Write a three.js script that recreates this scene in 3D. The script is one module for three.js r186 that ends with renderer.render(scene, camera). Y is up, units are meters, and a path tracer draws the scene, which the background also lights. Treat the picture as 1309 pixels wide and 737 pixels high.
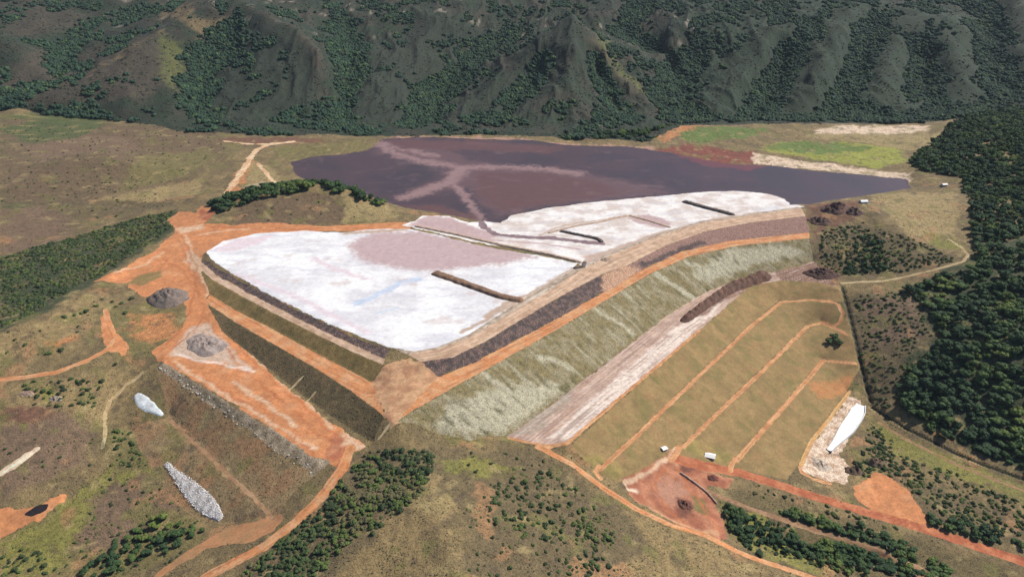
// Aerial view of a tailings dam, its ponds and the hills behind it. Units are metres, y up, pond level near y = 0.
import * as THREE from 'three';
import { Sky } from 'three/addons/objects/Sky.js';
import { mergeGeometries } from 'three/addons/utils/BufferGeometryUtils.js';

const scene = new THREE.Scene();
const camera = new THREE.PerspectiveCamera(42, 1024 / 576, 5, 12000);
camera.position.set(0, 480, 0);
camera.rotation.x = -27 * Math.PI / 180;
const SUN = new THREE.Vector3(0.62, 0.69, -0.27).normalize();
const sky = new Sky();
sky.name = 'sky'; sky.userData.kind = 'structure';
sky.scale.setScalar(11000);
sky.material.uniforms.sunPosition.value.copy(SUN);
sky.material.uniforms.turbidity.value = 3;
sky.material.uniforms.rayleigh.value = 1.2;
sky.material.uniforms.mieCoefficient.value = 0.004;
scene.add(sky);
scene.environmentIntensity = 0.105;
const sun = new THREE.DirectionalLight(new THREE.Color(1.0, 0.92, 0.78), 5.0);
sun.position.copy(SUN).multiplyScalar(3000).add(new THREE.Vector3(0, 0, -1300));
sun.target.position.set(0, 0, -1300);
sun.castShadow = true;
sun.shadow.mapSize.set(4096, 4096);
Object.assign(sun.shadow.camera, { left: -2600, right: 2600, top: 2600, bottom: -2600, near: 10, far: 7000 });
scene.add(sun, sun.target);
scene.fog = new THREE.FogExp2(new THREE.Color(0.72, 0.8, 0.9), 0.000014);
const renderer = new THREE.WebGLRenderer({ antialias: true });
renderer.setSize(1024, 576);
renderer.shadowMap.enabled = true;
renderer.toneMapping = THREE.LinearToneMapping;
renderer.toneMappingExposure = 1.17;

// ---------------------------------------------------------------- survey data (world x, y, z or x, z in metres)
const BREAKLINES=[[[-470.8,-1,-1034.2],[-435.3,-1,-990.8],[-379,-1,-940.4],[-321.3,-1,-891.7],[-256,-1,-838.8],[-196.9,-1,-792.4],[-151.3,-1,-758.4]],[[-468.3,-2,-1014.2],[-432.3,-2,-972.1],[-373,-2,-920.9],[-316.4,-2,-873.9],[-252.3,-2,-822.6],[-194.2,-2,-777.6],[-151.7,-2,-747.9]],[[-427.1,-9,-941.5],[-377.3,-10,-897.2],[-322.6,-10.5,-855.3],[-246.2,-11,-792.1],[-200.5,-12,-756.6],[-159.9,-13,-725.1]],[[-425.6,-9.5,-918.9],[-367.4,-11,-866.6],[-312.8,-11.5,-821.1],[-239,-12.5,-760.8],[-182.7,-14,-710.8],[-138.9,-17,-667.6]],[[-380.2,-18,-851.9],[-329.1,-22,-804.3],[-276.1,-25,-752.6],[-227.8,-27,-706.2],[-184.7,-30,-668],[-149.9,-33,-643.4]],[[-576.1,-6,-982.8],[-537.1,-5,-1026],[-499.6,-4,-1052.1],[-461.3,-6,-975.1],[-433.5,-10,-910.7],[-404.1,-16,-856.7],[-358.4,-20,-804.8],[-302.5,-23,-748],[-241.4,-26,-689.9],[-193.4,-31,-647.5],[-173.7,-34,-631.6]],[[-432.9,-20,-782.9],[-375.2,-23,-743],[-314.2,-26,-697.3],[-259.4,-29,-658.4],[-207.7,-33,-617.7],[-186.7,-35,-613.9]],[[-590.6,-8,-941.9],[-515,-9,-920.3],[-446.8,-13,-882.9],[-428.2,-18,-820.4],[-432.9,-20,-782.9]],[[-435.3,-24,-775],[-370.5,-29,-727.6],[-309.9,-33,-680.5],[-254.2,-36,-636.6],[-204.4,-40,-600.4]],[[-400.3,-48,-712.3],[-352.6,-51,-668.7],[-302.6,-53,-622.8],[-257.9,-55,-583.5],[-233.1,-56,-557.2]],[[-402.1,-48.5,-705.4],[-355.6,-51.5,-662.5],[-305.7,-53.5,-617.2],[-262.7,-55.5,-578.5],[-237.2,-56.5,-552.4]],[[-440.4,-56,-696.2],[-397.6,-62,-646.1],[-359.8,-69,-602.3],[-307.3,-73,-561.9],[-276.5,-68,-561]],[[-435.3,-24,-775],[-456.7,-34,-764.4],[-470.6,-40,-740.1],[-469.5,-48,-704.8],[-456,-57,-666.6]],[[-173.7,-34,-631.6],[-175.9,-37,-604.1],[-192.9,-44,-566],[-210.8,-50,-542.6],[-234.6,-57,-517.7],[-280.4,-66,-491.6],[-296.9,-72,-472.4]],[[-233.1,-56,-557.2],[-241.6,-58,-540.5],[-266.5,-63,-533.3],[-300,-69,-529.2],[-330.7,-76,-500.6]],[[-458.5,-60,-670.3],[-458.3,-68,-627.7],[-466,-77,-590.2],[-481.5,-86,-555.9],[-500.7,-93,-532.3],[-528.1,-100,-500.9]],[[-612.3,-24,-751.2],[-558.4,-21,-756.7],[-522.3,-18,-779.8],[-503.7,-16,-802],[-525.5,-12,-849.7],[-547.6,-9,-886.6]],[[-542.3,-52,-621.6],[-516.7,-46,-652.9],[-498.7,-40,-686.8],[-502.2,-30,-733.8]],[[-573.8,-40,-679.7],[-552.3,-33,-706.9],[-525,-26,-744.2]],[[-415.9,-82,-552],[-372.4,-82,-541.8],[-373.7,-88,-508.6],[-404.2,-92,-494]],[[-515.2,-78,-563.7],[-489.4,-74,-575.9],[-467.1,-71,-595.2]],[[-585.2,-60,-583.3],[-670.5,-45,-665.2],[-743.2,-25,-776.6]],[[-685.4,-6,-785.9],[-648,-4,-820.1],[-615.1,0,-870.3],[-594.2,1,-931.7],[-582.5,1,-999.9],[-569.3,1,-1076.4],[-557,2,-1153.8]],[[-964.1,-42,-1075.2],[-886.1,-38,-1110.8],[-820,-32,-1176.8],[-759.3,-24,-1245.6],[-694,-16,-1290.5],[-643.4,-10,-1327.7]],[[-1148.9,-30,-1108.6],[-1003.7,-20,-1217.6],[-944.5,-12,-1304.1],[-838.6,-6,-1381.9],[-711.3,-2,-1440.7]],[[-1285.5,10,-1381.4],[-1033,8,-1460],[-920,6,-1546.1],[-783.3,3,-1613.8],[-668.3,2,-1679]],[[-961.4,18,-1506.9],[-901,22,-1549.5],[-790.8,16,-1486.6]],[[-534.8,2,-1337.3],[-551.8,1,-1481.6],[-561.2,1,-1591],[-546.2,1,-1657.2],[-458.1,1,-1695.4],[-335.1,0,-1712.1]],[[-557,2,-1153.8],[-513.1,3,-1158.2],[-461,3,-1158.2],[-396,3,-1158.2],[-307.2,3,-1168.5],[-230.3,3,-1178.9],[-185.9,2,-1192]],[[-539.3,9,-1225.5],[-491.1,20,-1258.3],[-435.1,27,-1283.9],[-360.8,32,-1299.3],[-316.8,29,-1290.8],[-258.1,18,-1271.9],[-213.9,8,-1251.1],[-192,0,-1248.9]],[[-526.5,3,-1313.2],[-459.3,2,-1381.7],[-424.2,0,-1420.3]],[[-125.9,2.5,-765],[-89.4,2.5,-775.7],[-52.9,2.5,-803.4],[-4.6,2.5,-861.5],[49.5,2.5,-928.8],[98.2,2.5,-994.1],[150.6,2.5,-1049.5],[235.2,2.5,-1122.9],[325.1,2.5,-1183.7],[414.2,2,-1217.4],[514.1,2,-1251.4]],[[-105.6,1,-750.1],[-69.5,1,-760.4],[-33.3,1,-796.5],[5.6,1,-843.4],[59.4,1,-908.3],[131.9,1,-986.6],[169.8,1,-1013.4],[241.8,1,-1088.6],[316.8,1,-1146.1],[405.9,1,-1187.4],[508.9,1,-1216.2]],[[-86.1,-9,-732],[-51.1,-10,-760.4],[-4.4,-10,-807.2],[46.8,-10,-858.6],[97.8,-10,-915.2],[153.8,-10,-972.9],[195.1,-9,-1020.7],[267.2,-9,-1086.7],[352.7,-9,-1130.3],[500,-9,-1166.7]],[[-126.5,-18,-657.8],[-111.5,-16,-674.8],[-75.2,-12,-707.9],[-41,-11,-741.6],[5.3,-11,-790.3],[56.4,-11,-844],[101.5,-11,-894.6],[151,-11,-950.1],[205.1,-10,-1009.3],[276.4,-10,-1071],[361.2,-10,-1113.6],[492.8,-10,-1145.7]],[[-151.7,-2,-747.9],[-135.8,-6,-730.8],[-136.1,-11,-698.8],[-136.5,-16,-669.1],[-121.6,-19,-652.2]],[[-124.4,0,-751.6],[-113.4,-6,-734.1],[-114.7,-10,-705],[-120,-15,-674.9]],[[-106,-21,-661.7],[-80.6,-34,-656.7],[-46.6,-40,-656.2],[-3.9,-44,-669.4],[41.8,-44,-722.1],[82.3,-44,-770.7],[138.9,-43,-837.9],[218.3,-43,-936.7],[290.8,-42,-1010.1],[355.7,-40,-1054.3],[431.4,-38,-1081.3],[491,-36,-1109.5]],[[-3.9,-45,-665.2],[38.9,-46,-652.9],[60.5,-45,-657.1],[137.7,-45,-752.1],[239.6,-45,-877.1],[369.9,-45,-1037],[424.4,-45,-1056.1],[481.9,-44,-1045.9],[501.9,-43,-1022.5]],[[93.4,-61.5,-635.3],[162.2,-61.5,-719.8],[252.6,-61.5,-832.7],[347.9,-61.5,-951.1],[410.5,-60.5,-1019.8],[456.7,-56.5,-1019.9],[483.5,-53.5,-1006.5]],[[97.2,-62,-630.8],[165.9,-62,-714.4],[256.3,-62,-826],[351.3,-62,-942.9],[413.6,-61,-1010.5],[459.5,-57,-1010.6],[486,-54,-997.4]],[[192.5,-76.5,-688],[272,-76.5,-780.1],[364,-76.5,-885.5],[437.1,-75.5,-971],[462.2,-72.5,-977.5],[480,-68.5,-936.1]],[[196.1,-77,-683],[275.4,-77,-774.2],[367.2,-77,-878.2],[440,-76,-962.6],[464.9,-73,-969],[482.6,-69,-928.1]],[[256.6,-91.5,-684],[316,-91.5,-754.9],[380.8,-91.5,-831.3],[436.9,-90.5,-899.5],[474.9,-83.5,-882.4]],[[259.9,-92,-679.1],[319.2,-92,-749.2],[383.8,-92,-824.8],[439.8,-91,-892.1],[477.5,-84,-875.2]],[[338.9,-105.5,-695.2],[366.3,-105.5,-738.8],[409.5,-105.5,-789.8],[453.9,-102.5,-841.8]],[[341.4,-106,-688.8],[368.7,-106,-731.9],[411.8,-106,-782.2],[455.9,-103,-833.4]],[[43.2,-48,-652.8],[68.1,-56,-639],[92.9,-63,-629.4],[109,-68,-620.3],[141.1,-72,-637.3],[176.4,-77,-664],[219.1,-85,-673.5],[251.7,-93,-674.9],[299.4,-101,-665.5],[352.6,-110,-660.1],[382.3,-114,-654.2]],[[507.2,-43,-1033.1],[501.5,-51,-999.3],[495.2,-60,-967.1],[485.2,-74,-912.6],[479.1,-93,-861.6],[474.4,-106,-816.2],[470.4,-113,-775.1],[464.3,-117,-726.2]],[[359.4,-111,-690.6],[387.7,-114,-722.5],[409.9,-116,-710.5],[417.7,-117,-683.9],[439.9,-118,-671.6]],[[433.3,-108,-784.9],[460.2,-107,-808.9]],[[186.2,-80,-667.6],[217.2,-88,-663.7],[270,-97,-658.3],[320.2,-106,-645.4],[368.4,-113,-630.8],[416,-119,-617.9],[461.9,-124,-604.5],[505.3,-128,-589.4],[537.1,-131,-572.8],[593.9,-138,-543.4]],[[174.6,-79,-653.2],[209.3,-88,-648.1],[257.2,-96,-644.4],[306.9,-105,-631.9],[362.8,-113,-616.4],[409.7,-119,-604],[455,-124,-591],[530.1,-131,-561.3],[585.8,-138,-531.8]],[[121.7,-72,-620],[159,-78,-639.2],[193.4,-86,-635.7],[196.2,-92,-606.1],[213.4,-97,-588.5],[182.6,-92,-581.2],[143.1,-80,-593.4]],[[30.3,-47,-650.2],[63.5,-54,-634],[94.6,-62,-606.4],[125.3,-72,-587.1],[164.4,-85,-574.1],[200.9,-95,-571.1],[233.7,-104,-554.7],[270.5,-110,-543.1],[320,-116,-526],[372.9,-124,-503.2]],[[218.5,-95,-621.1],[226.3,-106,-586.5],[272.5,-114,-572.6],[329.3,-121,-568.7],[404.6,-128,-570],[463.5,-134,-554.9],[514.2,-140,-530.6]],[[215.3,-91,-635.1],[258.5,-101,-615.6],[321.4,-111,-597.1],[381.3,-119,-577.4],[422.6,-126,-557.8]],[[475.8,-110,-795.9],[493.4,-112,-750.1],[532.3,-116,-710.5],[591.5,-118,-669],[658.1,-118,-621.6]],[[462.9,-117,-644.9],[502.7,-121,-618.8],[549.1,-126,-595.2]],[[520,-42,-1020.5],[542.6,-40,-991],[575.5,-38,-962.7],[573.5,-55,-881.3],[521.6,-74,-851.9],[493.3,-100,-799.2]],[[684.1,-10,-1009.3],[779.2,2,-1039.1],[884.8,14,-1041.4]],[[596.6,-47,-868.1],[680.3,-30,-860.1],[761.4,-12,-849.7]],[[547.6,-93,-789.6],[608.8,-76,-800],[652,-62,-797.1],[749.1,-35,-792]],[[578.6,-108,-729.9],[623.8,-98,-732.4],[725.7,-78,-737]],[[529.9,4,-1238.5],[573.3,12,-1248.3],[618.6,14,-1258.7],[630,8,-1202.1],[637.6,0,-1141.9],[662.4,-8,-1096.6]],[[491.6,-32,-1113],[518.8,-38,-1081.3],[558.1,-36,-1057.2],[611.2,-27,-1044.3],[680.8,-12,-1046.5],[706.3,-6,-1056.5],[711.4,-4,-1096.8]],[[670.9,4,-1310.4],[754.2,6,-1304.9],[800.3,8,-1278.9],[745.3,2,-1164],[705.5,-3,-1110.1]],[[761.9,0,-1360.4],[809.8,3,-1356.3],[872.1,12,-1366.3],[951.6,26,-1357],[1084.4,45,-1345.5]],[[812.5,4,-1472.4],[882.1,18,-1506.9],[1008.1,34,-1566.6],[1096.9,46,-1584.5],[1222.3,70,-1557.7]],[[327,0,-1654.5],[423.5,2,-1780],[571.8,2,-1772.9],[742.8,2,-1780],[956.1,2,-1794.3],[991.2,2,-1679],[852.8,0,-1537.8],[750,-1,-1568.9],[590.9,-1,-1597.6],[461.4,-1,-1627.3]],[[-787.3,3,-1755.3],[-593.6,3,-1728],[-412.4,1,-1735.2],[-319,0,-1725.4],[-174,0,-1738.8],[-26.7,0,-1738.8],[82.9,0,-1718.7],[190.3,0,-1699],[314.5,0,-1686.1],[411.1,3,-1812.2],[585.7,4,-1823.2],[761,4,-1830.6],[967.1,5,-1819.3],[1141.2,10,-1860.5],[1281.6,20,-1875.5]],[[-1717.7,30,-1709.7],[-1423.6,25,-1801.1],[-1281.6,20,-1875.5],[-1157.4,14,-1860.1],[-1036.3,9,-1849],[-925,6,-1815.5]],[[-116.3,-27,-639.8],[-91.3,-32,-598.3],[-69.7,-33,-533.3],[-51.3,-36,-479.3],[-35.2,-44,-428.8],[-27.2,-54,-386.4]],[[-79.9,-36,-648.5],[-29.4,-42,-652],[21.9,-46,-655.6]],[[-3.6,-45,-589.7],[26.5,-52,-532.4],[46.1,-60,-483.6],[57.1,-68,-440.6]],[[126.8,-80,-539.8],[152.8,-90,-510.4],[173.6,-100,-466.3]],[[-158.8,-37,-616.3],[-165.2,-42,-563.9],[-185.2,-52,-512.8],[-212.7,-62,-476.6]],[[-188.8,-16.1,-1900],[-94.8,19.6,-2060],[1.1,70.4,-2200],[105.4,152.4,-2330],[185,205.6,-2400],[233.1,148,-2330],[278.2,73.2,-2220],[348.5,29.9,-2110],[405.6,-1.9,-1990],[434.6,-16.1,-1900]],[[185,205.6,-2400],[180.3,119.4,-2230],[151.1,68.1,-2100],[183.1,28.1,-1950],[205.4,-6.9,-1850]],[[151.1,68.1,-2100],[73.1,29.1,-1990],[26.7,-4.9,-1880]],[[-28.5,-8.2,-1870],[11.8,-0.9,-2075],[80.8,52.7,-2235]],[[284.9,-9.6,-1860],[281,-0.9,-2075],[246.9,48.9,-2255]],[[-221.3,-25.4,-1920],[-217.7,-24.2,-2225],[-159.3,16.4,-2425],[-38.8,73.3,-2675],[100.2,151.3,-2875]],[[446.6,-15.2,-1920],[497.5,9.9,-2225],[486.6,35,-2455],[382,80.9,-2625],[314.8,162.7,-2775]],[[-493.3,-10.8,-1880],[-528.2,16.5,-2000],[-534.8,72.8,-2130],[-547.5,120,-2200],[-646,165.7,-2330],[-771.3,203.3,-2420],[-880,235.3,-2550]],[[-646,165.7,-2330],[-685.5,90.3,-2150],[-732.3,37.1,-2000],[-757.3,5.1,-1880]],[[-662.7,117.8,-2240],[-595.4,46.9,-2050],[-601.1,-4.9,-1880]],[[-803.3,12.6,-1850],[-862.7,22.7,-2065],[-873.1,84.1,-2245],[-846.8,148.7,-2405]],[[-429,-20.1,-1900],[-481.9,-1.7,-2175],[-492.4,49.5,-2375],[-559.3,118.4,-2625],[-620.2,183.1,-2825]],[[-1166.7,59.2,-1900],[-1133.7,81.7,-2000],[-1083.5,119,-2130],[-1031.6,155.1,-2280],[-993.3,183.3,-2400],[-1004.2,235.3,-2550]],[[-1031.6,155.1,-2280],[-966.1,95.7,-2120],[-892.2,53.8,-1970],[-841.9,24.8,-1880]],[[-1083.5,119,-2130],[-1016.5,65.9,-1960],[-959,29.6,-1860]],[[-1218.1,51.3,-1850],[-1274.9,57.3,-2155],[-1318.5,104.1,-2325],[-1372.6,164.1,-2555],[-1389.9,213.7,-2775]],[[-1623.3,124.3,-2200],[-1510.8,159.4,-2250],[-1378.2,145.9,-2170],[-1285.3,103,-2080],[-1207.3,71.7,-1980]],[[-1249.7,140.8,-2550],[-1282,183.8,-2700],[-1277.5,227.9,-2900]],[[-308.7,-16.1,-1900],[-349.3,10.5,-2120],[-358.8,44.1,-2280],[-334.3,91,-2480],[-249.9,148.7,-2680],[-153.9,201.7,-2900]],[[-397.3,-12.6,-1950],[-407.8,25.8,-2150],[-429.5,83.8,-2450],[-498.3,165.6,-2750]],[[505.1,-15.2,-1920],[586.2,23.8,-2060],[674.9,68.5,-2210],[747,104.9,-2320],[838.9,154.1,-2450],[958.9,182.7,-2600]],[[619.4,-19.8,-1930],[742.5,-1.7,-2175],[831.9,49.5,-2375]],[[720.5,-17.8,-1930],[828.3,38.4,-2090],[924.9,92.6,-2260],[1013,135.2,-2420],[1109.7,194.7,-2600]],[[836.3,-20.3,-1940],[955.9,-1.7,-2175],[1063.7,53.2,-2355],[1158.6,115.9,-2555]],[[973.7,-22.9,-1950],[1010.8,19.4,-2080],[1088.9,64.8,-2230],[1182,106.7,-2380],[1289.4,163.5,-2560]],[[1080,-19.3,-1960],[1182.6,2.9,-2205],[1288.1,45.9,-2395]],[[1253,-9.8,-1980],[1259.2,34.2,-2110],[1292.8,81.5,-2260],[1353.4,123.6,-2420],[1456.9,182.7,-2600]],[[1322.1,6.1,-2000],[1426.2,45.1,-2275],[1486.1,86.3,-2435],[1611.2,149.3,-2675]],[[1465.8,40.6,-2080],[1511.2,94.3,-2250],[1591.6,154.1,-2450],[1696.7,220.9,-2700]],[[378.8,-2,-2080],[403.1,38.7,-2250],[477.2,87.1,-2430],[522.5,127.4,-2560],[602.4,169,-2720]],[[-4301.5,294.7,-3600],[-2181.9,299.9,-3500],[-1176.7,330.2,-3500],[-181.7,299.9,-3500],[814.9,330.2,-3500],[1818.5,299.9,-3500],[3470.3,330.2,-3500]],[[-6695,400.8,-4600],[-2818.8,400.8,-4600],[-19.4,400.8,-4600],[2780.1,400.8,-4600],[6225.6,400.8,-4600]]];
const FLATS=[[-3,[[-467.4,-1536.5],[-433.6,-1575.4],[-366.1,-1592.6],[-319.9,-1622],[-302.2,-1709.6],[-209.9,-1729.4],[-62.6,-1709.6],[46.1,-1703.1],[116.2,-1664.8],[194.7,-1652.4],[256.4,-1652.4],[313,-1622],[351.8,-1598.4],[409.9,-1553],[468.1,-1520.3],[546.7,-1509.7],[617.1,-1478.6],[702.8,-1453.5],[783.7,-1424.3],[768.8,-1373.4],[684.5,-1338.2],[586.5,-1304.6],[540.5,-1284.3],[503.6,-1280.3],[505.7,-1312.9],[486,-1338.2],[439.3,-1355.6],[364,-1351.2],[285.9,-1329.7],[210.5,-1312.9],[136.4,-1292.3],[63.8,-1264.5],[0.7,-1230.1],[-19.4,-1193.7],[-57.2,-1204.5],[-130.5,-1241.4],[-196.1,-1268.4],[-252.5,-1312.9],[-319.8,-1360],[-389,-1400.8],[-440.6,-1458.5]]],[3,[[-474.7,-1060],[-461.5,-1102.6],[-415,-1134.7],[-340.7,-1144.7],[-275,-1138],[-238.8,-1151.4],[-174.5,-1154.8],[-120.3,-1128.2],[-42.4,-1081],[30.6,-1051.3],[97.9,-1020.1],[92.6,-995.7],[38.7,-932.6],[-4.7,-875.6],[-53.2,-808.3],[-89.6,-778.5],[-116.8,-767.7],[-146.5,-778.5],[-200.3,-812.1],[-259.7,-856.4],[-326.3,-911.4],[-402.4,-979.9],[-450.4,-1025.6]]],[0,[[-8.6,-1175.8],[48.7,-1233.7],[120.1,-1268.4],[207,-1288.3],[281.1,-1304.7],[357.8,-1325.7],[446.4,-1329.9],[491.1,-1304.7],[489.2,-1272.3],[420.2,-1237.5],[330.9,-1207.8],[239.3,-1145.2],[153.1,-1069.7],[108.9,-1052.1],[43.9,-1087.8],[-44.1,-1132],[-120.5,-1158.6],[-165.8,-1189.9],[-127.4,-1207.8],[-65.4,-1179.3]]]];
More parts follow.
